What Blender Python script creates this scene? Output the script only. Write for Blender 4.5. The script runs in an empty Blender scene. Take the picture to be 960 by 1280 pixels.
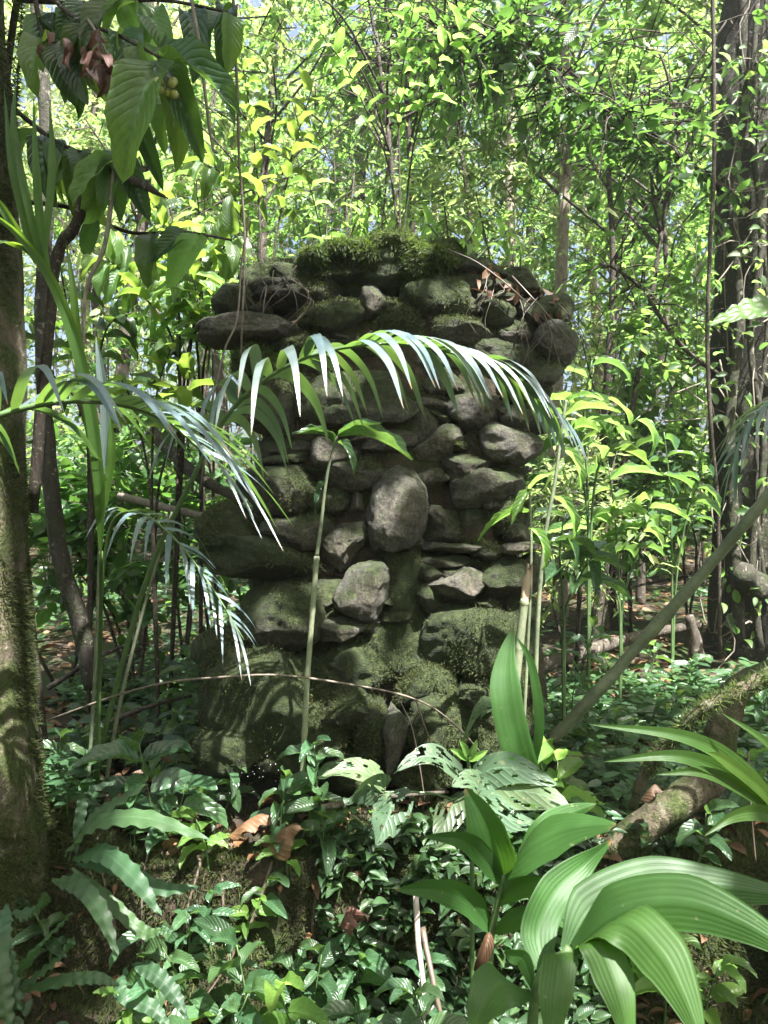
import bpy, bmesh, math, random
import numpy as np
from mathutils import Vector, Matrix

# ------------------------------------------------------------------ camera, sky, sun, exposure
scn = bpy.context.scene
col = scn.collection
FPX, CX, CY, CAMZ = 960.0, 480.0, 640.0, 1.10
cam_data = bpy.data.cameras.new('camera')
cam_data.sensor_fit = 'VERTICAL'; cam_data.sensor_height = 36.0; cam_data.lens = 36.0 * FPX / 1280.0
cam_data.clip_start = 0.02; cam_data.clip_end = 1500
cam = bpy.data.objects.new('camera', cam_data); col.objects.link(cam)
cam.location = (0, 0, CAMZ); cam.rotation_euler = (math.radians(90), 0, 0)
scn.camera = cam
cam_data.dof.use_dof = True; cam_data.dof.focus_distance = 2.7; cam_data.dof.aperture_fstop = 8.0

SUN = np.array([0.26, -0.38, 0.89]); SUN /= np.linalg.norm(SUN)
SUN_EL = math.asin(SUN[2]); SUN_ROT = math.atan2(SUN[0], SUN[1])
world = bpy.data.worlds.new('World'); scn.world = world; world.use_nodes = True
wn = world.node_tree.nodes; wl = world.node_tree.links
sky = wn.new('ShaderNodeTexSky'); sky.sky_type = 'NISHITA'; sky.sun_disc = False
sky.sun_elevation = SUN_EL; sky.sun_rotation = SUN_ROT; sky.air_density = 1.0; sky.dust_density = 6.0
wl.new(sky.outputs[0], wn['Background'].inputs[0]); wn['Background'].inputs[1].default_value = 0.05
sd = bpy.data.lights.new('sun', 'SUN'); sd.energy = 5.0; sd.angle = math.radians(0.53); sd.color = (1.0, 0.98, 0.95)
so = bpy.data.objects.new('sun', sd); col.objects.link(so); so.location = (3, -2, 12)
so.rotation_euler = Vector(-SUN).to_track_quat('-Z', 'Y').to_euler()
scn.view_settings.view_transform = 'Standard'; scn.view_settings.look = 'None'
scn.view_settings.gamma = 1.0; scn.view_settings.use_curve_mapping = False
scn.view_settings.exposure = 2.9
scn.cycles.max_bounces = 8; scn.cycles.diffuse_bounces = 5; scn.cycles.glossy_bounces = 3
scn.cycles.transmission_bounces = 4; scn.cycles.transparent_max_bounces = 4
scn.cycles.sample_clamp_indirect = 6.0; scn.cycles.caustics_reflective = False; scn.cycles.caustics_refractive = False
scn.cycles.use_denoising = True

# ------------------------------------------------------------------ maths helpers
rng = np.random.default_rng(7)
def A(*v): return np.array(v, dtype=float)
def P(px, py, d):
    """world point seen at photo pixel (px,py), d metres in front of the camera"""
    return A((px - CX) / FPX * d, d, CAMZ - (py - CY) / FPX * d)
def PP(pts): return [P(*p) for p in pts]
def nrm(v):
    v = np.asarray(v, float)
    return v / np.maximum(np.linalg.norm(v, axis=-1, keepdims=True), 1e-9)
def smooth(a, b, x):
    t = np.clip((x - a) / (b - a), 0, 1); return t * t * (3 - 2 * t)
def _hash(i, j, k, s):
    n = (i * 374761393 + j * 668265263 + k * 2147483647 + s * 974711 + 1013) & 0xFFFFFFFF
    n = ((n ^ (n >> 13)) * 1274126177) & 0xFFFFFFFF
    n = ((n ^ (n >> 15)) * 2246822519) & 0xFFFFFFFF
    return ((n ^ (n >> 16)) & 0xFFFF) / 65535.0 * 2 - 1
def vnoise(p, seed=0):
    p = np.asarray(p, float); f = np.floor(p); i = f.astype(np.int64); t = p - f; t = t * t * (3 - 2 * t)
    r = 0
    for dx in (0, 1):
        for dy in (0, 1):
            for dz in (0, 1):
                w = (t[..., 0] if dx else 1 - t[..., 0]) * (t[..., 1] if dy else 1 - t[..., 1]) * (t[..., 2] if dz else 1 - t[..., 2])
                r = r + w * _hash(i[..., 0] + dx, i[..., 1] + dy, i[..., 2] + dz, seed)
    return r
def fbm(p, oct=4, seed=0):
    a, r = 0.5, 0
    p = np.asarray(p, float)
    for o in range(oct):
        r = r + a * vnoise(p, seed + o * 17); p = p * 2.03 + 11.3; a *= 0.5
    return r
def catmull(pts, n):
    p = np.array(pts, float)
    if len(p) == 2: return p[0] + (p[1] - p[0]) * np.linspace(0, 1, n)[:, None]
    q = np.vstack([2 * p[0] - p[1], p, 2 * p[-1] - p[-2]])
    m = len(p) - 1; u = np.linspace(0, m, n); i = np.minimum(u.astype(int), m - 1); t = (u - i)[:, None]
    a, b, c, d = q[i], q[i + 1], q[i + 2], q[i + 3]
    return 0.5 * (2 * b + (c - a) * t + (2 * a - 5 * b + 4 * c - d) * t ** 2 + (3 * b - a - 3 * c + d) * t ** 3)

def G(x, y):
    """terrain height: a terrace behind a mossy bank, a lower floor near the camera, a slow rise behind"""
    x = np.asarray(x, float); y = np.asarray(y, float)
    z0 = np.zeros_like(x + y)
    p = np.stack([x + z0, y + z0, z0], -1)
    e = 2.30 + 0.10 * fbm(p * 1.7, 3, 3) + 0.05 * fbm(p * 6, 2, 5)
    step = smooth(0, 0.16, y - e)
    z = -0.38 + 0.38 * step
    z = z + 0.05 * np.clip(y - 4, 0, 8) + 0.10 * np.clip(y - 10, 0, 40)
    z = z + 0.30 * np.exp(-((x + 1.30) ** 2 / 0.16 + (y - 2.15) ** 2 / 0.30))
    z = z + 0.16 * np.exp(-((x - 0.02) ** 2 / 0.45 + (y - 3.3) ** 2 / 0.35)) * smooth(2.5, 2.8, y)
    z = z + 0.10 * fbm(p * 0.9, 3, 1) * np.clip((np.abs(y) + 2) / 8, 0.35, 2) + 0.03 * fbm(p * 5, 3, 2)
    return z

# ------------------------------------------------------------------ mesh builder
class MB:
    def __init__(s): s.V = []; s.Q = []; s.T = []; s.U = []; s.n = 0
    def add(s, V, UV=None, quads=None, tris=None):
        V = np.asarray(V, float).reshape(-1, 3)
        if UV is None: UV = np.zeros((len(V), 2))
        s.V.append(V); s.U.append(np.asarray(UV, float).reshape(-1, 2))
        if quads is not None and len(quads): s.Q.append(np.asarray(quads, np.int64).reshape(-1, 4) + s.n)
        if tris is not None and len(tris): s.T.append(np.asarray(tris, np.int64).reshape(-1, 3) + s.n)
        s.n += len(V); return s
    def tube(s, ctrl, rad, n=12, sides=7, rough=0.0, seed=0, caps=True):
        C = catmull(ctrl, n); r = np.interp(np.linspace(0, 1, n), np.linspace(0, 1, len(rad)), rad) if np.ndim(rad) else np.full(n, rad)
        T = nrm(np.gradient(C, axis=0)); h = A(1, 0, 0) if abs(T[0][0]) < 0.8 else A(0, 1, 0)
        S = nrm(np.cross(T, h)); B = nrm(np.cross(T, S))
        a = np.linspace(0, 2 * np.pi, sides, endpoint=False)
        D = S[:, None] * np.cos(a)[None, :, None] + B[:, None] * np.sin(a)[None, :, None]
        R = r[:, None] * np.ones((1, sides))
        if rough: R = R * (1 + rough * fbm(C[:, None] * 3.0 / max(r.max(), .01) * .25 + D * 1.3 + seed, 3, seed))
        V = (C[:, None] + D * R[..., None]).reshape(-1, 3)
        L = np.concatenate([[0], np.cumsum(np.linalg.norm(np.diff(C, axis=0), axis=1))])
        UV = np.stack([np.tile(a / 6.2832, n), np.repeat(L, sides)], 1)
        i = np.arange(n - 1)[:, None] * sides; j = np.arange(sides)[None]; k = (j + 1) % sides
        q = np.stack([i + j, i + k, i + sides + k, i + sides + j], -1).reshape(-1, 4)
        t = []
        if caps:
            V = np.vstack([V, C[:1], C[-1:]]); UV = np.vstack([UV, [[0, 0]], [[0, L[-1]]]]); b0 = n * sides
            for m in range(sides):
                t.append((b0, (m + 1) % sides, m)); t.append((b0 + 1, (n - 1) * sides + m, (n - 1) * sides + (m + 1) % sides))
        return s.add(V, UV, q, t)
    def blade(s, ctrl, W, side=None, n=16, m=6, prof='lance', fold=0.15, pleat=0, npl=6, wave=0, nw=8, seed=0, holes=0, cup=0.0, twist=0):
        C = catmull(ctrl, n + 1); T = nrm(np.gradient(C, axis=0)); t = np.linspace(0, 1, n + 1); u = np.linspace(-1, 1, m + 1)
        if side is None:
            side = np.cross(C[-1] - C[0], A(0, 0, 1))
            if np.linalg.norm(side) < 1e-6: side = A(1, 0, 0)
        S = np.broadcast_to(np.asarray(side, float), T.shape)
        S = nrm(S - (S * T).sum(1, keepdims=True) * T); N = np.cross(S, T)
        if twist:
            an = (t * twist)[:, None]; S, N = S * np.cos(an) + N * np.sin(an), N * np.cos(an) - S * np.sin(an)
        w = PROF[prof](t) * W * 0.5
        U_, T_ = np.meshgrid(u, t)
        off = fold * np.abs(U_) * w[:, None] + cup * (U_ ** 2) * w[:, None]
        if pleat: off = off + pleat * np.cos(U_ * npl * np.pi) * np.minimum(1, w[:, None] / (W * .25))
        if wave: off = off + wave * np.abs(U_) * np.sin(T_ * nw * 6.283 + seed + (U_ > 0) * 1.3)
        wl_ = 1 + (0.10 * np.sin(T_ * nw * 6.283 * 1.0 + seed) * (np.abs(U_) > .8) if wave and nw > 5 else 0)
        V = C[:, None] + S[:, None] * (U_ * w[:, None] * wl_ * math.cos(min(fold, 1)))[..., None] + N[:, None] * off[..., None]
        UV = np.stack([U_ * .5 + .5, T_], -1)
        i = np.arange(n)[:, None] * (m + 1); j = np.arange(m)[None]
        q = np.stack([i + j, i + j + 1, i + m + 1 + j + 1, i + m + 1 + j], -1).reshape(-1, 4)
        if holes:
            uc = (U_[:-1, :-1] + U_[1:, 1:]) / 2; tc = (T_[:-1, :-1] + T_[1:, 1:]) / 2
            nz = fbm(np.stack([uc * 4.2, tc * 9, uc * 0 + seed], -1), 2, seed)
            keep = ((nz < holes) | (np.abs(uc) < .09)).reshape(-1); q = q[keep]
        return s.add(V.reshape(-1, 3), UV.reshape(-1, 2), q)
    def cloud(s, pos, ax, nor, L, W, kind='leaf'):
        tv, tu, tq, tt = TPL[kind]; pos = np.asarray(pos, float)
        if len(pos) == 0: return s
        ax = nrm(ax); sd_ = nrm(np.cross(ax, nor)); nn = np.cross(sd_, ax)
        L = np.broadcast_to(L, (len(pos),)); W = np.broadcast_to(W, (len(pos),))
        V = (pos[:, None] + ax[:, None] * (tv[None, :, 1] * L[:, None])[..., None]
             + sd_[:, None] * (tv[None, :, 0] * W[:, None] * .5)[..., None] + nn[:, None] * (tv[None, :, 2] * L[:, None])[..., None])
        o = (np.arange(len(pos)) * len(tv))[:, None, None]
        return s.add(V.reshape(-1, 3), np.tile(tu, (len(pos), 1)),
                     (tq[None] + o).reshape(-1, 4) if len(tq) else None, (tt[None] + o).reshape(-1, 3) if len(tt) else None)
    def mesh(s, name, mat, base=None, smooth_=True):
        V = np.vstack(s.V); U = np.vstack(s.U)
        if base is not None: V = V - np.asarray(base)[None]
        Q = np.vstack(s.Q) if s.Q else np.zeros((0, 4), np.int64); T = np.vstack(s.T) if s.T else np.zeros((0, 3), np.int64)
        loops = np.concatenate([Q.ravel(), T.ravel()]); nq, nt = len(Q), len(T)
        me = bpy.data.meshes.new(name)
        me.vertices.add(len(V)); me.vertices.foreach_set('co', V.astype(np.float32).ravel())
        me.loops.add(len(loops)); me.loops.foreach_set('vertex_index', loops.astype(np.int32))
        me.polygons.add(nq + nt)
        st = np.concatenate([np.arange(nq) * 4, nq * 4 + np.arange(nt) * 3]).astype(np.int32)
        me.polygons.foreach_set('loop_start', st)
        me.polygons.foreach_set('use_smooth', np.full(nq + nt, smooth_, dtype=bool))
        uvl = me.uv_layers.new(name='UVMap'); uvl.data.foreach_set('uv', U[loops].astype(np.float32).ravel())
        me.update(calc_edges=True)
        if mat is not None: me.materials.append(M[mat])
        return me
    def build(s, name, mat, parent=None, base=None, **kw):
        b = base if base is not None else (PBASE.get(parent) if parent is not None else None)
        o = bpy.data.objects.new(name, s.mesh(name, mat, b, **kw)); col.objects.link(o)
        if parent is not None: o.parent = parent; PBASE[o] = PBASE.get(parent, np.zeros(3))
        elif b is not None: o.location = b
        return o
PBASE = {}
PROF = {
    'lance': lambda t: np.clip(np.sin(np.pi * np.clip(t, 0, 1) ** 0.75), 0, 1) ** 0.85 * (1 - 0.15 * t) + 0.01,
    'ovate': lambda t: np.clip(np.sin(np.pi * np.clip(t, 0, 1) ** 0.62), 0, 1) ** 0.75 * np.where(t > .85, 1 - (t - .85) * 1.5, 1) + 0.008,
    'heart': lambda t: np.clip(np.sin(np.pi * np.clip(t + .06, 0, 1) ** 0.5), 0, 1) ** 0.65 + 0.008,
    'strap': lambda t: np.minimum(1, t * 9 + .35) * np.clip((1 - t) * 2.6, 0.01, 1) ** 0.8,
    'leaflet': lambda t: np.minimum(1, t * 7 + .45) * np.clip((1 - t) * 1.6, 0.01, 1) ** 0.75,
    'broad': lambda t: np.minimum(1, t * 3.2 + .25) * np.clip((1 - t) * 2.2, 0.01, 1) ** 0.7,
    'fern': lambda t: np.minimum(1, t * 4 + .15) * np.clip((1 - t) * 3.0, 0.01, 1) ** 0.7,
}
def _tpl(rows, tip=True):
    v = [(0, 0, 0)]; q = []; t = []
    for (y, w, z, lift) in rows: v += [(-w, y, z + lift), (0, y, z), (w, y, z + lift)]
    v.append((0, 1, rows[-1][2] * 1.0 - .05)); k = len(rows)
    t += [(0, 2, 1), (0, 3, 2)]
    for r in range(k - 1):
        a = 1 + 3 * r; q += [(a, a + 1, a + 4, a + 3), (a + 1, a + 2, a + 5, a + 4)]
    a = 1 + 3 * (k - 1); e = len(v) - 1; t += [(a, a + 1, e), (a + 1, a + 2, e)]
    v = np.array(v, float); return (v, np.stack([v[:, 0] * .5 + .5, v[:, 1]], 1), np.array(q), np.array(t))
TPL = {
    'leaf': _tpl([(.25, .85, .02, .03), (.6, .8, .0, .03)]),
    'droop': _tpl([(.22, .8, .05, .03), (.6, .85, .0, .03)]),
    'lite': _tpl([(.42, 1.0, .0, .03)]),
    'curl': _tpl([(.08, .5, .01, .05), (.2, .85, .03, .10), (.4, 1.0, .05, .14), (.6, .92, .04, .16), (.8, .6, .0, .12), (.92, .3, -.04, .06)]),
    'moss': (np.array([(-1, 0, 0), (1, 0, 0), (0, 1, .1)], float), np.array([(0, 0), (1, 0), (.5, 1)], float), np.zeros((0, 4), int), np.array([(0, 1, 2)])),
    'grass': (np.array([(-1, 0, 0), (1, 0, 0), (-.7, .55, .08), (.7, .55, .08), (0, 1, 0)], float), np.array([(0, 0), (1, 0), (0, .5), (1, .5), (.5, 1)], float), np.array([(0, 1, 3, 2)]), np.array([(2, 3, 4)])),
}

# ------------------------------------------------------------------ materials
M = {}
def nt(name):
    m = bpy.data.materials.new(name); m.use_nodes = True; t = m.node_tree; t.nodes.clear()
    M[name] = m; return t, t.nodes, t.links
def node(t, typ, **kw):
    n = t.nodes.new(typ)
    for k, v in kw.items():
        if k.startswith('i_'): n.inputs[k[2:].replace('_', ' ')].default_value = v
        elif isinstance(k, str): setattr(n, k, v)
    return n
def mth(t, op, a, b=None, c=None, clamp=False):
    n = t.nodes.new('ShaderNodeMath'); n.operation = op; n.use_clamp = clamp
    for i, v in enumerate((a, b, c)):
        if v is None: continue
        if hasattr(v, 'is_linked') or hasattr(v, 'links'): t.links.new(v, n.inputs[i])
        else: n.inputs[i].default_value = v
    return n.outputs[0]
def mix(t, f, a, b, blend='MIX'):
    n = t.nodes.new('ShaderNodeMix'); n.data_type = 'RGBA'; n.blend_type = blend
    for k, v in ((0, f), (6, a), (7, b)):
        if hasattr(v, 'links'): t.links.new(v, n.inputs[k])
        else: n.inputs[k].default_value = v if k == 0 else (*v, 1)
    return n.outputs[2]
def ramp(t, f, stops):
    n = t.nodes.new('ShaderNodeValToRGB'); e = n.color_ramp.elements
    while len(e) < len(stops): e.new(0.5)
    for k, (p, c) in enumerate(stops): e[k].position = p; e[k].color = (*c, 1) if len(c) == 3 else c
    t.links.new(f, n.inputs[0]); return n.outputs[0]
def noise(t, scale, vec=None, detail=4, rough=.55, dist=0):
    n = t.nodes.new('ShaderNodeTexNoise'); n.inputs['Scale'].default_value = scale; n.inputs['Detail'].default_value = detail
    n.inputs['Roughness'].default_value = rough; n.inputs['Distortion'].default_value = dist
    if vec is not None: t.links.new(vec, n.inputs['Vector'])
    return n.outputs['Fac']
def coords(t, which='Object'): return t.nodes.new('ShaderNodeTexCoord').outputs[which]
def out(t, sh):
    o = t.nodes.new('ShaderNodeOutputMaterial'); t.links.new(sh, o.inputs['Surface'])

def leaf_mat(name, base, trans, rough=.38, tfac=.42, vein='pinnate', vstr=.5, nv=9, spread=.35, spots=0.0, yellow=.15, spec=.5, bump=.35, tipb=0):
    t, N, L = nt(name)
    uvn = N.new('ShaderNodeUVMap'); sep = N.new('ShaderNodeSeparateXYZ'); L.new(uvn.outputs[0], sep.inputs[0])
    u = mth(t, 'ABSOLUTE', mth(t, 'SUBTRACT', sep.outputs[0], .5)); v = sep.outputs[1]
    geo = N.new('ShaderNodeNewGeometry'); oi = N.new('ShaderNodeObjectInfo')
    r = mth(t, 'FRACT', mth(t, 'ADD', geo.outputs['Random Per Island'], oi.outputs['Random']))
    r2 = mth(t, 'FRACT', mth(t, 'MULTIPLY', r, 7.31))
    mid = mth(t, 'LESS_THAN', u, .022)
    if vein == 'pinnate':
        w = mth(t, 'FRACT', mth(t, 'SUBTRACT', mth(t, 'MULTIPLY', v, float(nv)), mth(t, 'MULTIPLY', u, nv * .55)))
        h = mth(t, 'ABSOLUTE', mth(t, 'SUBTRACT', w, .5)); line = mth(t, 'GREATER_THAN', h, .46)
        height = mth(t, 'SUBTRACT', mth(t, 'POWER', mth(t, 'MULTIPLY', h, 2.0), 3.0), mth(t, 'MULTIPLY', mid, -.5))
        height = mth(t, 'MULTIPLY', height, -1.0)
    else:
        w = mth(t, 'SINE', mth(t, 'MULTIPLY', sep.outputs[0], nv * 6.283)); line = mth(t, 'GREATER_THAN', w, .93)
        height = mth(t, 'ADD', w, mth(t, 'MULTIPLY', mth(t, 'SINE', mth(t, 'MULTIPLY', sep.outputs[0], nv * 19.7)), .5))
    line = mth(t, 'MAXIMUM', line, mid)
    co = coords(t); nz = noise(t, 14, co, 3)
    val = mth(t, 'ADD', 1 - spread, mth(t, 'MULTIPLY', r, 2 * spread))
    val = mth(t, 'MULTIPLY', val, mth(t, 'ADD', .7, mth(t, 'MULTIPLY', nz, .6)))
    yel = tuple(np.array(base) * A(2.0, 1.35, .8))
    c1 = mix(t, mth(t, 'MULTIPLY', mth(t, 'POWER', r2, 2.0), yellow * 3), base, yel)
    c1 = mix(t, mth(t, 'MULTIPLY', line, vstr), c1, tuple(np.array(base) * 1.9 + .02))
    if spots:
        sp = mth(t, 'GREATER_THAN', noise(t, 55, co, 2), .5 + (.25 - spots))
        c1 = mix(t, mth(t, 'MULTIPLY', sp, .6), c1, (.16, .17, .09))
    if tipb:      # dried brown tips and margins
        tp_ = mth(t, 'ADD', v, mth(t, 'MULTIPLY', mth(t, 'SUBTRACT', noise(t, 30, co, 4), .5), .35))
        c1 = mix(t, mth(t, 'MULTIPLY', mth(t, 'SUBTRACT', tp_, tipb), 14.0, clamp=True), c1, (.16, .10, .045))
    cb = N.new('ShaderNodeVectorMath'); cb.operation = 'SCALE'; L.new(c1, cb.inputs[0]); L.new(val, cb.inputs['Scale'])
    ctr = mix(t, mth(t, 'MULTIPLY', mth(t, 'POWER', r2, 2.0), yellow * 2), trans, tuple(np.array(trans) * A(1.5, 1.1, .8)))
    ctr = mix(t, mth(t, 'MULTIPLY', line, vstr * .5), ctr, tuple(np.array(trans) * .55))
    ct = N.new('ShaderNodeVectorMath'); ct.operation = 'SCALE'; L.new(ctr, ct.inputs[0]); L.new(val, ct.inputs['Scale'])
    bmp = N.new('ShaderNodeBump'); bmp.inputs['Strength'].default_value = bump; bmp.inputs['Distance'].default_value = .004
    L.new(height, bmp.inputs['Height'])
    pb = N.new('ShaderNodeBsdfPrincipled'); L.new(cb.outputs[0], pb.inputs['Base Color']); pb.inputs['Specular IOR Level'].default_value = spec
    rr = mth(t, 'ADD', rough - .06, mth(t, 'MULTIPLY', nz, .14)); L.new(rr, pb.inputs['Roughness']); L.new(bmp.outputs[0], pb.inputs['Normal'])
    tr = N.new('ShaderNodeBsdfTranslucent'); L.new(ct.outputs[0], tr.inputs[0])
    mx = N.new('ShaderNodeMixShader'); mx.inputs[0].default_value = tfac; L.new(pb.outputs[0], mx.inputs[1]); L.new(tr.outputs[0], mx.inputs[2])
    out(t, mx.outputs[0])

leaf_mat('leaf_pale', (.10, .15, .06), (.34, .48, .16), rough=.5, tfac=.5, vstr=.2, spread=.35, yellow=.2)  # pale colour varies the species and paints in background glare
leaf_mat('leaf_deep', (.03, .075, .022), (.14, .30, .05), rough=.36, tfac=.42, vstr=.25, spread=.35, yellow=.1)
leaf_mat('leaf_forest', (.05, .105, .032), (.22, .42, .09), rough=.42, tfac=.5, vstr=.25, spread=.4, yellow=.3)
leaf_mat('leaf_canopy', (.05, .10, .02), (.20, .36, .04), rough=.45, tfac=.4, vstr=.2)
leaf_mat('leaf_bright', (.085, .165, .035), (.28, .50, .10), rough=.40, tfac=.5, vstr=.35, nv=8, yellow=.08)
leaf_mat('leaf_broad', (.04, .085, .024), (.26, .42, .06), rough=.34, tfac=.42, vstr=.4, nv=12, bump=.4)
leaf_mat('leaf_herb', (.036, .082, .038), (.16, .31, .06), rough=.27, tfac=.38, vstr=.35, nv=8, spots=.03)
leaf_mat('leaf_dark', (.026, .058, .024), (.12, .24, .03), rough=.30, tfac=.32, vstr=.4, nv=11, bump=.4)
leaf_mat('leaf_eaten', (.048, .085, .048), (.12, .22, .05), rough=.42, tfac=.3, vstr=.5, nv=10, spots=.10)
leaf_mat('leaf_palm_sky_tint', (.08, .125, .14), (.20, .38, .06), rough=.34, tfac=.24, spec=1.0, tipb=.93, vein='par', nv=5, vstr=.25, spread=.18, spots=.015)  # blue base colour paints in the sky reflection on the leaflets
leaf_mat('leaf_pleat', (.026, .070, .016), (.12, .30, .025), rough=.5, tfac=.36, bump=.05, tipb=.955, spec=.28, spots=.012, vein='par', nv=9, vstr=.10, spread=.12)
leaf_mat('leaf_strap', (.038, .088, .018), (.20, .36, .03), rough=.34, tfac=.45, vein='par', nv=6, vstr=.25, spread=.15)
leaf_mat('leaf_fern', (.028, .066, .028), (.12, .24, .05), rough=.42, tfac=.3, vstr=.4, nv=24, spread=.2)
leaf_mat('leaf_moss', (.028, .042, .010), (.08, .115, .02), rough=.7, tfac=.35, vstr=0, spread=.5, yellow=.3)
leaf_mat('leaf_moss_bright', (.032, .06, .012), (.10, .17, .025), rough=.7, tfac=.35, vstr=0, spread=.5, yellow=.35)
leaf_mat('leaf_dead', (.10, .055, .026), (.10, .05, .02), rough=.6, tfac=.2, vstr=.3, spread=.55, yellow=.1)
leaf_mat('leaf_brown_dark', (.075, .035, .025), (.10, .04, .02), rough=.6, tfac=.2, vstr=.3, spread=.4)

def stone_mat():
    t, N, L = nt('stone'); co = coords(t); geo = N.new('ShaderNodeNewGeometry'); oi = N.new('ShaderNodeObjectInfo')
    at = N.new('ShaderNodeAttribute'); at.attribute_type = 'OBJECT'; at.attribute_name = 'moss'
    tn = N.new('ShaderNodeAttribute'); tn.attribute_type = 'OBJECT'; tn.attribute_name = 'tone'
    n1 = noise(t, 9, co, 6, .6, .3); n2 = noise(t, 70, co, 8, .78); n3 = noise(t, 4, co, 3)
    c = ramp(t, n1, [(.25, (.031, .030, .026)), (.5, (.080, .077, .066)), (.75, (.155, .150, .128))])
    c = mix(t, mth(t, 'MULTIPLY', mth(t, 'SUBTRACT', n3, .46), 2.0, clamp=True), c, (.075, .052, .030))
    lich = mth(t, 'MULTIPLY', mth(t, 'SUBTRACT', noise(t, 20, co, 8, .8), .56), 14.0, clamp=True)
    c = mix(t, mth(t, 'MULTIPLY', lich, .55), c, (.17, .18, .155))
    grit = ramp(t, n2, [(.34, (.3, .3, .3)), (.5, (.9, .9, .88)), (.66, (1.7, 1.68, 1.6))]); c = mix(t, 1.0, c, grit, 'MULTIPLY')
    sc = N.new('ShaderNodeVectorMath'); sc.operation = 'SCALE'; L.new(c, sc.inputs[0]); L.new(tn.outputs['Fac'], sc.inputs['Scale'])
    sz = N.new('ShaderNodeSeparateXYZ'); L.new(geo.outputs['Normal'], sz.inputs[0])
    mf = mth(t, 'ADD', mth(t, 'MULTIPLY', sz.outputs[2], .28), mth(t, 'MULTIPLY', noise(t, 7, co, 6, .7), 1.5))
    mf = mth(t, 'ADD', mf, mth(t, 'SUBTRACT', at.outputs['Fac'], 1.12)); mf = mth(t, 'MULTIPLY', mf, 3.2, clamp=True)
    mc = ramp(t, noise(t, 38, co, 5, .7), [(.3, (.012, .019, .006)), (.55, (.036, .050, .013)), (.75, (.095, .112, .036))])
    cc = mix(t, mf, sc.outputs[0], mc)
    mus = N.new('ShaderNodeTexVoronoi'); mus.inputs['Scale'].default_value = 300; L.new(co, mus.inputs['Vector'])
    hgt = mth(t, 'ADD', mth(t, 'MULTIPLY', n1, .7), mth(t, 'MULTIPLY', n2, .7))
    hgt = mth(t, 'ADD', hgt, mth(t, 'MULTIPLY', mth(t, 'MULTIPLY', mus.outputs['Distance'], mf), -.35))
    b = N.new('ShaderNodeBump'); b.inputs['Strength'].default_value = .9; b.inputs['Distance'].default_value = .035; L.new(hgt, b.inputs['Height'])
    pb = N.new('ShaderNodeBsdfPrincipled'); L.new(cc, pb.inputs['Base Color']); L.new(b.outputs[0], pb.inputs['Normal'])
    L.new(mth(t, 'ADD', .62, mth(t, 'MULTIPLY', n1, .4)), pb.inputs['Roughness']); pb.inputs['Specular IOR Level'].default_value = .35
    out(t, pb.outputs[0])
stone_mat()
def earth_mat(name, stops, mossc=None, mscale=3, mthr=.5, scale=12, bump=.03):
    t, N, L = nt(name); co = coords(t); n1 = noise(t, scale, co, 8, .7); n2 = noise(t, scale * 9, co, 4, .7)
    c = ramp(t, n1, stops)
    if mossc:
        f = mth(t, 'MULTIPLY', mth(t, 'SUBTRACT', noise(t, mscale, co, 7, .7), mthr), 9.0, clamp=True)
        c = mix(t, f, c, ramp(t, n2, [(.3, tuple(np.array(mossc) * .35)), (.7, tuple(np.array(mossc) * 1.4))]))
    b = N.new('ShaderNodeBump'); b.inputs['Strength'].default_value = 1; b.inputs['Distance'].default_value = bump
    L.new(mth(t, 'ADD', n1, mth(t, 'MULTIPLY', n2, .4)), b.inputs['Height'])
    pb = N.new('ShaderNodeBsdfPrincipled'); L.new(c, pb.inputs['Base Color']); L.new(b.outputs[0], pb.inputs['Normal']); pb.inputs['Roughness'].default_value = .9
    pb.inputs['Specular IOR Level'].default_value = .2; out(t, pb.outputs[0])
earth_mat('earth', [(.3, (.016, .012, .009)), (.55, (.045, .033, .023)), (.8, (.10, .072, .05))], (.03, .045, .012), 2.6, .46)
earth_mat('core', [(.3, (.02, .016, .011)), (.6, (.07, .055, .036)), (.8, (.12, .095, .065))], (.04, .055, .012), 5, .5, 16, .04)
earth_mat('moss_earth', [(.3, (.018, .026, .006)), (.6, (.055, .072, .016)), (.8, (.10, .11, .03))], (.05, .05, .02), 6, .58, 30, .02)

def bark_mat(name, stops, mossc, mthr, scale=1.0):
    t, N, L = nt(name); co = coords(t); mp = N.new('ShaderNodeMapping'); mp.inputs['Scale'].default_value = (1, 1, .22); L.new(co, mp.inputs[0])
    n1 = noise(t, 34 * scale, mp.outputs[0], 8, .7, .6); n2 = noise(t, 9 * scale, co, 6, .7); n3 = noise(t, 90 * scale, co, 4, .7)
    c = ramp(t, n1, stops)
    c = mix(t, mth(t, 'MULTIPLY', mth(t, 'GREATER_THAN', noise(t, 26 * scale, co, 5, .7), .6), .5), c, (.26, .25, .19))
    f = mth(t, 'MULTIPLY', mth(t, 'SUBTRACT', n2, mthr), 7.0, clamp=True)
    c = mix(t, f, c, ramp(t, n3, [(.3, tuple(np.array(mossc) * .35)), (.7, tuple(np.array(mossc) * 1.5))]))
    b = N.new('ShaderNodeBump'); b.inputs['Strength'].default_value = 1; b.inputs['Distance'].default_value = .015 / scale
    L.new(mth(t, 'ADD', n1, mth(t, 'MULTIPLY', mth(t, 'MULTIPLY', n3, f), .8)), b.inputs['Height'])
    pb = N.new('ShaderNodeBsdfPrincipled'); L.new(c, pb.inputs['Base Color']); L.new(b.outputs[0], pb.inputs['Normal']); pb.inputs['Roughness'].default_value = .85
    pb.inputs['Specular IOR Level'].default_value = .25; out(t, pb.outputs[0])
bark_mat('bark_moss', [(.3, (.035, .028, .018)), (.55, (.10, .08, .055)), (.8, (.20, .17, .12))], (.042, .055, .014), .40)
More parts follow.
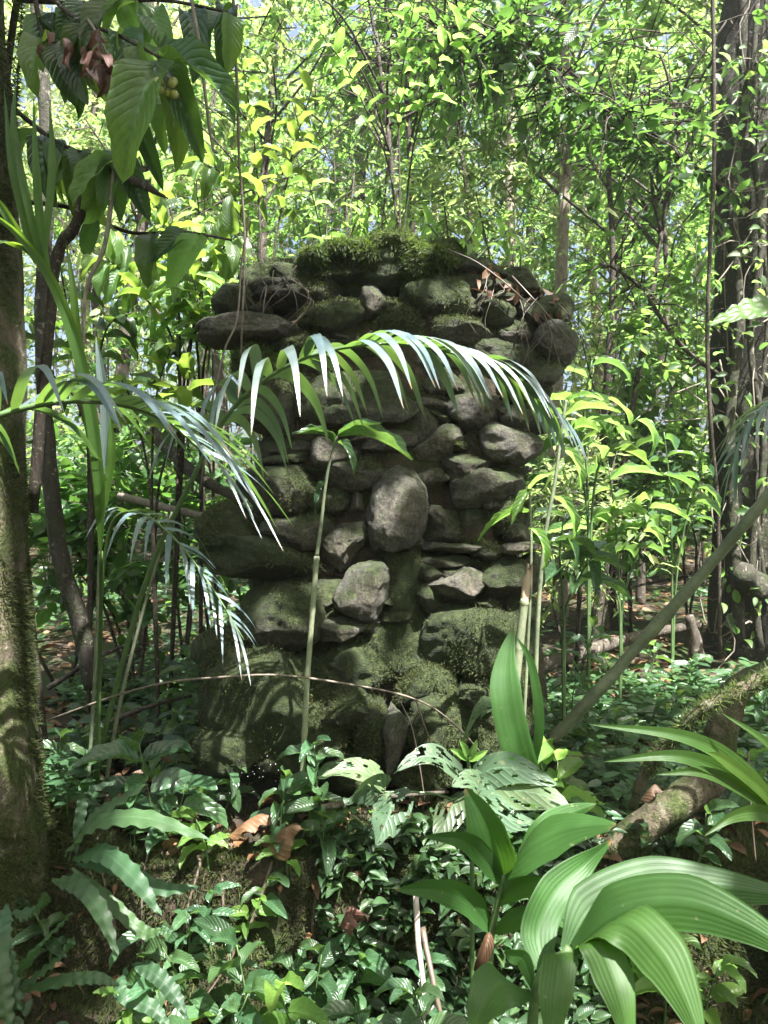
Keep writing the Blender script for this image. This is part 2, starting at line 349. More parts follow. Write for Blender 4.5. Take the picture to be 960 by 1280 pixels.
bark_mat('bark_brown', [(.3, (.022, .018, .014)), (.55, (.065, .053, .042)), (.8, (.135, .118, .094))], (.035, .045, .016), .56)
bark_mat('bark_dark', [(.3, (.014, .013, .010)), (.55, (.042, .038, .029)), (.8, (.10, .092, .07))], (.03, .038, .014), .48)
bark_mat('bark_pale', [(.3, (.10, .085, .06)), (.55, (.22, .19, .14)), (.8, (.34, .30, .23))], (.07, .08, .03), .6, 2)
bark_mat('twig_dark', [(.3, (.018, .014, .011)), (.6, (.05, .04, .03)), (.8, (.10, .08, .06))], (.04, .05, .02), .64, 3)
bark_mat('twig_grey', [(.3, (.10, .085, .07)), (.6, (.22, .19, .155)), (.8, (.36, .32, .27))], (.06, .07, .03), .64, 4)
bark_mat('liana', [(.3, (.07, .055, .04)), (.6, (.17, .14, .11)), (.8, (.28, .24, .19))], (.05, .06, .02), .62, 3)
def cane_mat(name, c0, c1, cn, ring=.0):
    t, N, L = nt(name); co = coords(t); uv = N.new('ShaderNodeUVMap'); s = N.new('ShaderNodeSeparateXYZ'); L.new(uv.outputs[0], s.inputs[0])
    n1 = noise(t, 12, co, 6, .7); c = ramp(t, n1, [(.35, c0), (.65, c1)])
    c = mix(t, mth(t, 'MULTIPLY', mth(t, 'GREATER_THAN', noise(t, 70, co, 4, .7), .6), .5), c, cn)
    b = N.new('ShaderNodeBump'); b.inputs['Strength'].default_value = .5; b.inputs['Distance'].default_value = .004; L.new(n1, b.inputs['Height'])
    pb = N.new('ShaderNodeBsdfPrincipled'); L.new(c, pb.inputs['Base Color']); pb.inputs['Roughness'].default_value = .5; L.new(b.outputs[0], pb.inputs['Normal']); out(t, pb.outputs[0])
cane_mat('cane', (.13, .16, .09), (.24, .25, .16), (.07, .075, .045))
cane_mat('cane_green', (.08, .10, .06), (.17, .19, .115), (.05, .055, .035))
cane_mat('cane_dry', (.28, .19, .13), (.42, .32, .24), (.14, .09, .06))
cane_mat('stem_green', (.035, .075, .022), (.075, .13, .04), (.06, .06, .03))
cane_mat('stick_white', (.16, .13, .11), (.36, .31, .27), (.06, .05, .04))
cane_mat('berry', (.30, .28, .09), (.38, .35, .13), (.2, .17, .06))
cane_mat('root_fine', (.045, .034, .024), (.10, .076, .055), (.03, .022, .015))
def web_mat():
    t, N, L = nt('dew'); pb = N.new('ShaderNodeBsdfPrincipled'); pb.inputs['Base Color'].default_value = (.75, .75, .85, 1)
    pb.inputs['Roughness'].default_value = .12; out(t, pb.outputs[0])
web_mat()

# ------------------------------------------------------------------ object helpers
def thing(name, label, cat, base, group=None):
    o = bpy.data.objects.new(name, None); o.empty_display_size = .1; col.objects.link(o); o.location = base
    o['label'] = label; o['category'] = cat
    if group: o['group'] = group
    PBASE[o] = np.asarray(base, float); return o
def tag(o, label, cat=None, group=None, kind=None):
    o['label'] = label
    if cat: o['category'] = cat
    if group: o['group'] = group
    if kind: o['kind'] = kind
    return o
_lm = {}
def leaf_mesh(prof, mat, var):
    k = (prof, mat, var)
    if k not in _lm:
        r = random.Random(hash((prof, var)) & 0xffff if False else var * 31 + len(prof))
        dr = [.06, .18, .32, .45, .12, .25][var % 6]; sw = r.uniform(-.06, .06)
        b = MB(); b.blade([(0, 0, 0), (sw, .35, .05), (sw * .6, .7, .02 - dr * .35), (-sw, 1 - dr * .25, -dr)], 1.0, side=(1, 0, 0), n=12, m=6,
                          prof=prof, fold=r.uniform(.1, .35), wave=.03, nw=r.choice([2, 3]), seed=var)
        _lm[k] = b.mesh('leaf', mat)
    return _lm[k]
def frame(ax, nor):
    y = nrm(ax); x = nrm(np.cross(y, nor)); z = np.cross(x, y); return np.stack([x, y, z], 1)
def leaf_obj(parent, pos, ax, nor, L, W, prof, mat, var, name='leaf', label=None):
    o = bpy.data.objects.new(name, leaf_mesh(prof, mat, var)); col.objects.link(o)
    R = frame(ax, nor) * np.array([W, L, L])[None]
    m = Matrix.Identity(4)
    p = np.asarray(pos) - (PBASE[parent] if parent is not None else 0)
    for i in range(3):
        for j in range(3): m[i][j] = R[i][j]
        m[i][3] = p[i]
    o.matrix_local = m
    if parent is not None: o.parent = parent; o.matrix_local = m; PBASE[o] = PBASE[parent]
    if label: o['label'] = label
    return o

# ------------------------------------------------------------------ ground
def axis_coords(lo, hi, c, fine, n):
    """fine spacing round c, growing outwards"""
    u = np.linspace(0, 1, n); k = 6.0
    g = np.sinh(k * u) / math.sinh(k)
    return np.unique(np.round(np.concatenate([c - (c - lo) * g[::-1], c + (hi - c) * g]), 4))
gx = np.unique(np.concatenate([np.linspace(-2.6, 2.6, 170), np.linspace(-8, 8, 90), np.linspace(-30, 30, 60), np.linspace(-250, 250, 40)]))
gy = np.unique(np.concatenate([np.linspace(1.2, 4.2, 130), np.linspace(-4, 12, 120), np.linspace(-30, 40, 70), np.linspace(-250, 250, 40)]))
XX, YY = np.meshgrid(gx, gy); ZZ = G(XX, YY); far_ = smooth(60, 200, np.hypot(XX, YY)); ZZ = ZZ * (1 - far_) + 4 * far_
g = MB(); nx = len(gx); i = np.arange(len(gy) - 1)[:, None] * nx; j = np.arange(nx - 1)[None]
g.add(np.stack([XX, YY, ZZ], -1).reshape(-1, 3), None, np.stack([i + j, i + j + 1, i + nx + j + 1, i + nx + j], -1).reshape(-1, 4))
ground = g.build('ground', 'earth'); ground['kind'] = 'structure'
tag(ground, 'dark forest floor of earth with a low mossy bank in front')

# ------------------------------------------------------------------ the ruined stone pillar
_b = bmesh.new(); bmesh.ops.create_icosphere(_b, subdivisions=5, radius=1); _b.verts.ensure_lookup_table()
ICO = np.array([v.co[:] for v in _b.verts]); ICOF = np.array([[v.index for v in f.verts] for f in _b.faces]); _b.free()
_b = bmesh.new(); bmesh.ops.create_icosphere(_b, subdivisions=4, radius=1); _b.verts.ensure_lookup_table()
ICO4 = np.array([v.co[:] for v in _b.verts]); ICOF4 = np.array([[v.index for v in f.verts] for f in _b.faces]); _b.free()
moss_src = []     # (vertices, normals, mossiness) of the mossy surfaces
def rock_verts(w, dp, h, rot, seed, sq=2.6, ang=.5, hi=True, tilt=0.0, rough=1.0):
    r = np.random.default_rng(seed); D = ICO if hi else ICO4
    rad = (np.abs(D) ** sq).sum(1) ** (-1 / sq)
    V = D * rad[:, None]
    for k in range(int(ang * 14)):                       # a few flat broken faces
        nv = nrm(r.normal(size=3)); hgt = r.uniform(.72, .98) - .14 * ang
        dd = V @ nv; V = V - nv[None] * (np.maximum(dd - hgt, 0) * .85)[:, None]
    V = V * (1 + rough * (.16 * fbm(D * 1.3 + seed * 3.1, 3, seed % 97) + .07 * fbm(D * 4.5 + seed, 4, seed % 89)))[:, None]
    V = V * A(w / 2, dp / 2, h / 2)
    V = V + D * (rough * (.010 * fbm(V * 26 + seed, 3, seed % 31)))[:, None]
    for ax, a in ((1, rot), (0, r.normal() * .10 + tilt), (2, r.normal() * .15)):
        c, s_ = math.cos(a), math.sin(a); o = [[1, 2], [2, 0], [0, 1]][ax]; V2 = V.copy()
        V2[:, o[0]] = c * V[:, o[0]] - s_ * V[:, o[1]]; V2[:, o[1]] = s_ * V[:, o[0]] + c * V[:, o[1]]; V = V2
    return V
def vert_normals(V, Fc):
    fn = np.cross(V[Fc[:, 1]] - V[Fc[:, 0]], V[Fc[:, 2]] - V[Fc[:, 0]]); N = np.zeros_like(V)
    for k in range(3): np.add.at(N, Fc[:, k], fn)
    return nrm(N)
def face_depth(py):   # the front of the pillar, bulging towards the foot
    return np.interp(py, [290, 380, 480, 620, 720, 800, 870, 950], [3.06, 3.0, 2.96, 2.95, 2.90, 2.84, 2.76, 2.70])
pillar_base = A(0.02, 3.3, 0.0)
pillar = thing('stone_pillar', 'tall ruined dry-stone pillar overgrown with moss in the middle of the forest', 'stone pillar', pillar_base)
def stone(px, py, w, h, rot=0, moss=.5, tone=1.0, sq=2.6, ang=.4, push=0.0, dp=None, seed=None, label=None, hi=True, world=None, name='stone', tilt=0):
    seed = seed if seed is not None else int(px * 13 + py * 7)
    d = face_depth(py) - push
    W, H = w * d / FPX, h * d / FPX; DP = dp if dp else min(.55, max(.20, 1.05 * W if W < .3 else .34))
    c = world if world is not None else P(px, py, d + DP * .5)
    V = rock_verts(W, DP, H, math.radians(rot), seed, sq, ang, hi, tilt)
    o = bpy.data.objects.new(name, None)
    b = MB(); b.add(V, None, None, ICOF if hi else ICOF4)
    o = b.build(name, 'stone'); o.parent = pillar; o.location = c - pillar_base
    o['moss'] = float(moss); o['tone'] = float(tone)
    if label: o['label'] = label
    moss_src.append((V + c, vert_normals(V, ICOF if hi else ICOF4), moss)); return o
# px, py, width, height, tilt, mossiness, tone, squareness, angularity, push towards camera
STONES = [
 # capping course
 (418,345,118,36,-2,.85,.8,3.2,.3,.02), (362,346,46,32,3,.7,.7,2.6,.4,.0), (492,345,96,56,0,1.0,.7,2.6,.2,.03), (560,332,80,40,4,.8,.7,2.8,.4,-.04), (330,352,52,40,-10,.7,.7,2.6,.5,-.03),
 (600,345,70,36,6,.7,.7,2.8,.5,-.02), (645,362,62,40,12,.6,.7,2.6,.6,-.02), (690,388,46,44,20,.6,.7,2.5,.6,-.02),
 # second course
 (372,381,106,30,-3,.45,.65,3.0,.4,.0), (466,379,40,44,-22,.3,1.0,2.3,.9,.05), (545,379,88,46,4,.75,.9,2.6,.3,.05), (620,392,44,34,0,.65,1.1,2.6,.5,.05), (300,378,60,44,8,.6,.6,2.4,.5,-.02), (668,396,54,34,14,.6,.8,2.5,.5,.0),
 (520,352,60,34,0,.8,.6,2.6,.4,-.05), (590,362,60,30,5,.7,.6,2.6,.4,-.05),
 # third course
 (315,413,130,34,-5,.30,.95,2.7,.3,.10), (419,403,90,44,-5,.85,.85,2.7,.3,.05), (498,409,70,42,3,.8,.85,2.3,.2,.04), (576,419,86,38,3,.55,1.0,2.7,.4,.05), (643,414,58,34,-6,.5,.85,2.6,.5,.0), (696,432,60,56,-10,.35,.8,2.8,.7,.04),
 # fourth course
 (394,440,92,34,-3,.85,.8,2.7,.4,.03), (318,452,56,48,10,.9,.6,2.4,.4,.0), (620,452,96,46,6,.6,.7,2.7,.5,.0), (672,470,56,50,-8,.5,.7,2.6,.6,.0), (470,446,80,36,4,.7,.7,2.6,.4,.0), (545,455,80,38,-3,.6,.75,2.6,.4,.0), (348,470,60,36,0,.7,.6,2.6,.5,-.02),
 # behind the arching frond
 (448,502,156,74,3,.62,1.0,2.6,.4,.06), (335,512,70,78,6,.45,.75,2.8,.5,.0), (596,492,90,40,0,.55,.8,2.6,.5,.0), (596,520,78,44,4,.35,.75,2.7,.5,.03), (528,528,44,52,-15,.4,.85,2.4,.4,.02), (646,530,46,38,20,.35,.75,2.5,.5,.02), (665,500,50,38,0,.5,.7,2.6,.5,.0), (548,480,60,36,0,.5,.8,2.6,.4,.0),
 (548,555,60,38,-24,.3,1.1,2.3,.3,.06), (638,560,88,54,8,.35,1.0,2.9,.5,.06), (582,583,62,38,-8,.35,1.05,2.5,.4,.05), (482,557,92,38,2,.35,.75,2.7,.4,.03), (421,568,58,36,-3,.25,.95,3.2,.4,.05), (362,568,90,36,4,.4,.65,2.7,.4,.0),
 # the big face stones
 (442,596,78,42,-4,.45,1.0,2.7,.3,.05), (357,620,106,72,-8,.52,1.0,3.4,.4,.10), (420,628,32,32,10,.4,.8,2.4,.4,.02), (448,630,26,36,8,.15,1.1,2.4,.7,.0), (496,641,71,108,12,.30,1.0,1.75,.08,.12), (540,597,44,26,-8,.4,.95,2.4,.4,.03), (543,645,22,30,0,.2,.8,2.4,.4,.05),
 (608,610,90,52,-8,.38,.95,2.6,.3,.08), (628,645,68,42,-5,.55,.9,2.5,.6,.04), (553,656,74,44,5,.45,.85,2.5,.6,.03), (645,668,32,24,0,.4,.8,2.4,.4,.03), (585,640,40,46,0,.5,.8,2.4,.6,.0),
 (372,668,86,40,-3,.38,.9,3.2,.3,.08), (430,682,72,58,-28,.3,1.1,2.4,.9,.04), (560,684,84,15,3,.3,.9,3.2,.5,.06), (556,699,78,16,-3,.35,.8,3.2,.5,.05), (612,690,44,26,4,.4,.8,2.6,.6,.03), (650,684,42,12,-4,.15,1.5,3.0,.5,.07),
 (330,697,146,50,3,.78,.85,2.9,.3,.12), (285,668,70,70,-30,.95,.7,2.5,.3,.04),
 (540,716,36,26,6,.5,.85,2.4,.5,.04), (575,730,82,48,-12,.2,1.05,2.5,.7,.08), (623,724,76,54,0,.6,.95,2.5,.5,.05), (536,742,32,48,-10,.6,.8,2.5,.5,.03), (664,716,36,56,0,.5,.75,2.6,.6,.0),
 (456,735,66,72,42,.35,1.0,2.5,.6,.12), (347,770,116,80,-4,.58,1.0,2.8,.3,.12), (425,786,68,26,-4,.25,1.15,2.8,.8,.10), (405,745,60,40,0,.4,.7,2.6,.5,.0), (655,760,46,46,0,.5,.7,2.6,.6,.0),
 # the mossy foot
 (500,735,56,110,4,1.0,.7,2.3,.2,.0), (495,808,120,110,0,.95,.75,2.3,.3,-.02), (592,800,130,86,6,.95,.8,2.5,.4,.08), (440,832,120,70,-4,.72,.75,2.7,.5,.03), (620,845,86,60,8,.85,.75,2.5,.5,.05), (655,812,40,84,0,.4,.45,2.8,.6,-.02),
 (318,880,136,130,-6,.92,.85,2.4,.3,.14), (285,820,90,70,-10,.9,.75,2.5,.4,.05), (440,882,80,56,6,.55,.95,2.6,.6,.06), (395,905,80,90,0,.85,.7,2.5,.4,.04), (492,918,30,92,3,.35,1.0,2.9,.6,.06), (462,925,44,78,-3,.5,.85,2.8,.6,.04), (556,905,86,90,4,.8,.75,2.5,.4,.05), (598,868,44,32,0,.55,.85,2.5,.4,.10), (625,915,80,80,0,.75,.75,2.5,.4,.03), (530,858,66,50,0,.9,.7,2.4,.4,.02), (380,850,70,60,0,.85,.7,2.5,.4,.0), (290,935,80,60,0,.8,.6,2.5,.4,.08), (350,950,90,50,0,.6,.5,2.5,.5,.02), (440,965,90,46,0,.7,.6,2.6,.5,.03), (530,965,90,50,0,.7,.6,2.6,.5,.03), (610,965,90,50,0,.7,.6,2.6,.5,.0),
]
for (px, py, w, h, rot, ms, tn, sq, an, push) in STONES:
    lab = None
    if (px, py) == (496, 641): lab = 'large upright egg-shaped grey stone'
    if (px, py) == (315, 413): lab = 'long flat dark slab jutting out to the left'
    stone(px, py, w * 1.10, h * 1.12, rot, ms + .04, tn * 1.22, sq + .3, an + (.14 if an > .1 else 0), push, label=lab, hi=(w * h > 2200))
rs = random.Random(21)
for k in range(95):      # small chinking stones packed into the joints
    py = rs.uniform(350, 800); lo = np.interp(py, [350, 420, 450, 560, 680, 800], [300, 280, 310, 320, 290, 300]); hi_ = np.interp(py, [350, 420, 450, 560, 680, 800], [690, 715, 690, 670, 665, 660])
    stone(rs.uniform(lo, hi_), py, rs.uniform(28, 62), rs.uniform(12, 26), rs.uniform(-14, 14), rs.uniform(.2, .6), rs.uniform(.6, 1.0), 3.0, .8, rs.uniform(-.03, .03), hi=False, seed=7000 + k)
# side and back stones, so that the pillar is built all round
rs = random.Random(5)
for side in (-1, 1):
    z = .1
    while z < 2.05:
        hh = rs.uniform(.12, .2); y = 3.28
        while y < 3.95:
            ln = rs.uniform(.2, .36); xx = np.interp(z, [0, .6, 1.2, 2.1], [.66, .62, .52, .60]) * side + .02 + (.06 if side > 0 and z > 1.4 else 0)
            stone(480, 600, 1, 1, rs.uniform(-6, 6), rs.uniform(.4, .9), rs.uniform(.6, 1), 2.7, .5, world=A(xx - side * .12, y + ln / 2, z + hh / 2), seed=rs.randint(1, 9999), hi=False) if False else None
            V = rock_verts(rs.uniform(.26, .36), ln * 1.05, hh * 1.08, 0, rs.randint(1, 9999), 2.7, .5, False)
            c = A(xx - side * .12, y + ln / 2, z + hh / 2); b = MB(); b.add(V, None, None, ICOF4); o = b.build('stone', 'stone'); o.parent = pillar; o.location = c - pillar_base
            ms = rs.uniform(.45, .9); o['moss'] = ms; o['tone'] = rs.uniform(.6, .95); moss_src.append((V + c, vert_normals(V, ICOF4), ms))
            y += ln
        z += hh
# packed earth filling the inside
V = ICO4.copy(); rad = (np.abs(V) ** 6).sum(1) ** (-1 / 6); V = V * rad[:, None]
hz_ = V[:, 2]; sx = np.interp(hz_, [-1, -.3, .2, 1], [.66, .56, .46, .54])
V = np.stack([V[:, 0] * sx + .01, V[:, 1] * .40 + .09 - .07 * (hz_ < -.3), (hz_ + 1) * 1.02 - .02], 1) + ICO4 * (.09 * fbm(ICO4 * 5, 4, 4))[:, None]
b = MB(); b.add(V, None, None, ICOF4); o = b.build('earth_core', 'core'); o.parent = pillar; o['label'] = 'dark packed earth between the stones'
# cap of soil on top
V = ICO4 * A(.60, .40, .10) ; V = V * (1 + .35 * fbm(ICO4 * 2.5, 4, 9))[:, None] + A(.03, .2, 2.03)
b = MB(); b.add(V, None, None, ICOF4); o = b.build('soil_cap', 'moss_earth'); o.parent = pillar
moss_src.append((V + pillar_base, vert_normals(V, ICOF4), .72))
# cushions of hanging moss on the top edge
def cushion(px, py, w, h, dp=.2, push=.06, seed=1):
    d = face_depth(py) - push; V = ICO4 * A(w * d / FPX / 2, dp / 2, h * d / FPX / 2); V = V * (1 + .4 * fbm(ICO4 * 2.2 + seed, 4, seed))[:, None]
    c = P(px, py, d + dp / 2); b = MB(); b.add(V, None, None, ICOF4); o = b.build('moss_cushion', 'moss_earth'); o.parent = pillar; o.location = c - pillar_base
    moss_src.append((V + c, vert_normals(V, ICOF4), 1.6))
for k, a in enumerate([(395,326,40,20), (488,316,84,46), (520,333,56,60), (460,322,44,36), (428,316,50,20), (318,455,48,44), (545,326,44,26)]): cushion(*a, seed=k + 3)

# moss growing on the stones (real blades)
def moss_blades(src, dens, Lr, Wr, thr, mat_b, seed, hang=.35, keep=None):
    b = MB(); r = np.random.default_rng(seed)
    for (V, N, ms) in src:
        if ms < thr: continue
        f = fbm(V * 7 + 3, 4, 5) * 1.6 + .30 * N[:, 2] + (ms - .78)
        if keep is not None: f = np.where(keep(V), f, -1)
        pr = np.clip(f * 3, 0, 1); K = dens
        idx = np.repeat(np.arange(len(V)), K); idx = idx[r.random(len(idx)) < pr[idx]]
        idx = idx[(V[idx, 1] < 3.6)]
        p = V[idx] + r.normal(size=(len(idx), 3)) * .006; n_ = N[idx]
        ax = nrm(n_ + r.normal(size=p.shape) * .55 + A(0, 0, -hang) + A(0, 0, .25))
        b.cloud(p, ax, nrm(r.normal(size=p.shape)), r.uniform(*Lr, len(p)), Wr, 'moss')
    return b
mo = moss_blades(moss_src, 3, (.006, .018), .0045, .4, None, 11)
o = mo.build('moss', 'leaf_moss', pillar); o['kind'] = 'stuff'
mo = moss_blades([s_ for s_ in moss_src if s_[2] > 1.2], 5, (.012, .035), .006, .5, None, 12, hang=.9)
o = mo.build('moss', 'leaf_moss_bright', pillar); o['kind'] = 'stuff'
# fine roots hanging from the right shoulder and crossing the foot
rr_ = np.random.default_rng(3)
b = MB()
for k in range(13):
    x0, y0 = rr_.uniform(600, 715), 0; y0 = 335 + (x0 - 600) * .5 + rr_.uniform(-8, 20); d = face_depth(380) - rr_.uniform(.02, .10)
    L_ = rr_.uniform(30, 120); sx_ = rr_.normal() * 25
    b.tube(PP([(x0, y0, d + .06), (x0 + sx_ * .3 + rr_.normal() * 8, y0 + L_ * .3, d), (x0 + sx_ * .6 + rr_.normal() * 10, y0 + L_ * .65, d), (x0 + sx_, y0 + L_, d - .01)]), [.0022, .0007], n=10, sides=4)
for k in range(14):
    x0 = rr_.uniform(300, 380); y0 = rr_.uniform(330, 370); d = face_depth(380) - rr_.uniform(.03, .1); L_ = rr_.uniform(20, 70)
    b.tube(PP([(x0, y0, d + .05), (x0 + rr_.normal() * 14, y0 + L_ * .4, d), (x0 + rr_.normal() * 18, y0 + L_, d)]), [.0026, .001], n=6, sides=4)
o = b.build('root_tangle', 'root_fine', pillar); o['kind'] = 'stuff'
for pts in ([(497,870,2.66),(515,910,2.62),(525,960,2.58),(531,1000,2.55)], [(520,875,2.66),(540,930,2.62),(570,965,2.6),(590,990,2.6)],
            [(640,345,2.95),(668,375,2.9),(690,400,2.88),(725,440,2.95)], [(560,312,2.95),(600,330,2.9),(650,370,2.88),(700,420,2.95)]):
    b = MB(); b.tube(PP(pts), [.0032, .0016], n=14, sides=5, rough=.5, seed=len(pts)); b.build('root', 'root_fine', pillar)
# dead leaves caught on the right shoulder
b = MB(); n_ = 120; p = np.array([P(rr_.uniform(590, 700), 0, 1) for _ in range(n_)]); xs = rr_.uniform(595, 700, n_)
p = np.array([P(x, 338 + (x - 600) * .45 + rr_.uniform(-10, 28), face_depth(360) - rr_.uniform(-.25, .05)) for x in xs])
b.cloud(p, rr_.normal(size=(n_, 3)), rr_.normal(size=(n_, 3)) + A(0, 0, 1), rr_.uniform(.03, .08, n_), rr_.uniform(.015, .035, n_))
o = b.build('leaf_litter', 'leaf_dead', pillar); o['kind'] = 'stuff'

# ------------------------------------------------------------------ trees
# sun gaps: leaves cut from the crowns to steer sun patches (point, radius)
GAPS = [(P(595, 805, 2.76), .24), (P(320, 900, 2.58), .20), (P(430, 690, 2.88), .06), (P(350, 770, 2.8), .08), (P(555, 560, 2.9), .06), (P(640, 560, 2.9), .07), (P(420, 500, 2.9), .08), (P(460, 730, 2.8), .06), (P(350, 620, 2.86), .05), (P(500, 820, 2.8), .05), (P(380, 400, 2.95), .05), (P(560, 380, 2.95), .05), (P(445, 895, 2.65), .06), (P(560, 920, 2.65), .06), (P(640, 890, 2.3), .16), (P(800, 1120, 1.3), .12), (P(880, 1190, 1.25), .14), (P(690, 1050, 1.7), .18), (P(365, 940, 2.5), .14),
        (P(850, 930, 1.9), .2), (P(830, 1010, 2.4), .12), (P(530, 1190, 2.1), .12), (P(320, 1240, 2.1), .16), (P(250, 1010, 2.3), .12), (P(575, 740, 2.85), .07),
        (P(480, 310, 3.05), .16), (P(620, 380, 2.95), .12), (P(380, 320, 3.05), .12), (P(20, 900, 2.3), .15), (P(200, 1130, 1.8), .14), (P(480, 1030, 2.1), .14), (P(240, 930, 2.4), .1), (P(560, 470, 2.2), .12), (P(780, 745, 7.0), .8), (P(830, 770, 6.0), .5), (P(740, 720, 8.0), .7), (P(250, 650, 4.2), .35), (P(215, 430, 3.3), .3), (P(230, 300, 3.7), .5), (P(750, 520, 3.7), .4), (P(900, 395, 2.0), .1)]
for k in range(26):
    a = rng.uniform(0, 1, 2); GAPS.append((A(-2.2 + 4.4 * a[0], 2.0 + 2.5 * a[1], 0), rng.uniform(.05, .13)))
for k in range(60):
    a = rng.uniform(0, 1, 2); GAPS.append((A(-5 + 10 * a[0], 4.3 + 6 * a[1], .3), rng.uniform(.15, .6)))
GP = np.array([g_[0] for g_ in GAPS]); GR = np.array([g_[1] for g_ in GAPS])
def in_gap(p):
    v = p[:, None] - GP[None]; t = v @ SUN; d = np.linalg.norm(v - t[..., None] * SUN, axis=-1)
    return ((d < GR[None] + .05) & (t > 1.6)).any(1)

def crown_leaves(centres, dirs, r, per, tl, Lr, wr=.42, spread=1.0):
    """leaves along many short twigs; returns pos, axis, normal, length, width, and twig segments"""
    n = len(centres); k = per
    t = r.uniform(.1, 1, (n, k)); ln = r.uniform(.6, 1.2, n)[:, None] * tl
    dirs = nrm(dirs)
    p = centres[:, None] + dirs[:, None] * (t * ln)[..., None] + A(0, 0, -.12)[None, None] * (t ** 2 * ln)[..., None]
    p = (p + r.normal(size=p.shape) * .02).reshape(-1, 3)
    d = np.repeat(dirs, k, 0); sidev = nrm(np.cross(d, A(0, 0, 1) + r.normal(size=d.shape) * .3)) * np.where(r.random(len(d)) < .5, -1, 1)[:, None]
    ax = nrm(d * .6 + sidev * spread + A(0, 0, -.25) + r.normal(size=d.shape) * .35)
    nor = nrm(A(0, 0, 1) + r.normal(size=d.shape) * .5)
    L = r.uniform(*Lr, len(p)) * np.exp(r.normal(size=len(p)) * .22); return p, ax, nor, L, L * wr * r.uniform(.8, 1.2, len(p))
def tree(name, label, base, top, rad, crown, cat='tree', group=None, tmat='bark_brown', lmat='leaf_forest', seed=0, nlimb=14, ntwig=120, per=14, tl=.45, Lr=(.09, .17), wr=.42, ctrl=None, gap=False, rough=.25, sides=9, ntr=26, cull=None, kindleaf='droop', flat=False):
    r = np.random.default_rng(seed + 100); base = np.asarray(base, float); top = np.asarray(top, float)
    root = thing(name, label, cat, base, group)
    c = ctrl if ctrl is not None else [base - A(0, 0, .15), base + (top - base) * .3 + A(*r.normal(size=2) * .06, 0), base + (top - base) * .65 + A(*r.normal(size=2) * .10, 0), top]
    b = MB(); rr = [rad * 1.35, rad * 1.05, rad * .85, rad * .45] if np.ndim(rad) == 0 else rad
    b.tube(c, rr, n=ntr, sides=sides, rough=rough, seed=seed); C = catmull(c, 40)
    b.build('trunk', tmat, root)
    cc, cr = np.asarray(crown[0], float), np.asarray(crown[1], float)
    v = nrm(r.normal(size=(ntwig, 3))) * (r.random(ntwig) ** .45)[:, None]; cen = cc + v * cr
    if cull is not None: cen = cen[cull(cen)]
    dr = nrm(v + r.normal(size=(len(v), 3)) * .6)[:len(cen)]
    lb = MB()
    for k in range(nlimb):
        tgt = cen[r.integers(len(cen))]; s0 = C[int(np.clip(np.argmin(np.abs(C[:, 2] - (tgt[2] - .3 * abs(cr[2]) - .3))), 10, 39))]
        mid = (s0 + tgt) / 2 + A(0, 0, .12 * np.linalg.norm(tgt - s0)) + r.normal(size=3) * .08
        lb.tube([s0, mid, tgt], [max(.012, np.min(rr) * .6), .006], n=9, sides=5, rough=.3, seed=k)
    p, ax, nor, L, W = crown_leaves(cen, dr, r, per, tl, Lr, wr)
    for k in range(0, len(cen), 3):
        q = cen[k]; lb.tube([q - dr[k] * tl * .3, q + dr[k] * tl * .5, q + dr[k] * tl + A(0, 0, -.12 * tl)], [.006, .002], n=4, sides=3, caps=False)
    lb.build('limb', 'twig_dark' if tmat != 'bark_pale' else 'twig_grey', root)['kind'] = 'stuff'
    if gap:
        pj = p - SUN * ((p[:, 2:] - 1.5) / SUN[2]); thin = (pj[:, 1] > 3.75) & (r.random(len(p)) < .75) & (lmat == 'leaf_canopy')  # canopy leaves thinned out so sun reaches the background
        k = ~in_gap(p + ax * (L * .5)[:, None]) & ~thin; p, ax, nor, L, W = p[k], ax[k], nor[k], L[k], W[k]
    cb = MB(); cb.cloud(p, ax, nor, L, W, kindleaf); o = cb.build('crown', lmat, root); o['kind'] = 'stuff'
    return root

# the two trunks that frame the view
lt_base = A(-1.28, 2.30, float(G(-1.28, 2.30)))
TL = tree('mossy_tree', 'thick mossy trunk cut by the left edge of the picture', lt_base, A(-1.25, 2.5, 7.2), [.30, .24, .215, .21, .20, .18, .12], (A(1.35, .45, 6.0), A(2.3, 2.2, 1.0)), tmat='bark_moss', lmat='leaf_canopy', seed=1,
          ctrl=[lt_base - A(0, 0, .3), P(-52, 1000, 2.30), P(-56, 800, 2.34), P(-62, 500, 2.38), P(-68, 200, 2.42), A(-1.33, 2.3, 3.6), A(-.7, 1.6, 6.2)],
          gap=True, ntwig=560, per=26, tl=.7, Lr=(.12, .20), nlimb=24, sides=22, ntr=60, rough=.22, kindleaf='lite')  # unseen crown set off its trunk and shaped to shade the pillar
rt_c = [A(2.78, 5.55, -.1), P(958, 790, 5.5), P(962, 600, 5.5), P(958, 300, 5.5), P(962, 0, 5.5), A(2.9, 5.6, 6.6), A(2.6, 5.4, 8.4)]
TR = tree('vine_clad_tree', 'broad dark trunk wrapped in climbing stems at the right edge', A(2.78, 5.55, float(G(2.78, 5.55))), A(2.6, 5.4, 8.4), [.52, .40, .36, .34, .33, .28, .2], (A(2.6, 4.6, 8.0), A(3.2, 2.8, 1.4)), tmat='bark_dark', lmat='leaf_canopy', seed=2,
          ctrl=rt_c, gap=True, ntwig=420, per=26, tl=.7, Lr=(.13, .22), nlimb=24, sides=26, ntr=60, rough=.3, kindleaf='lite')
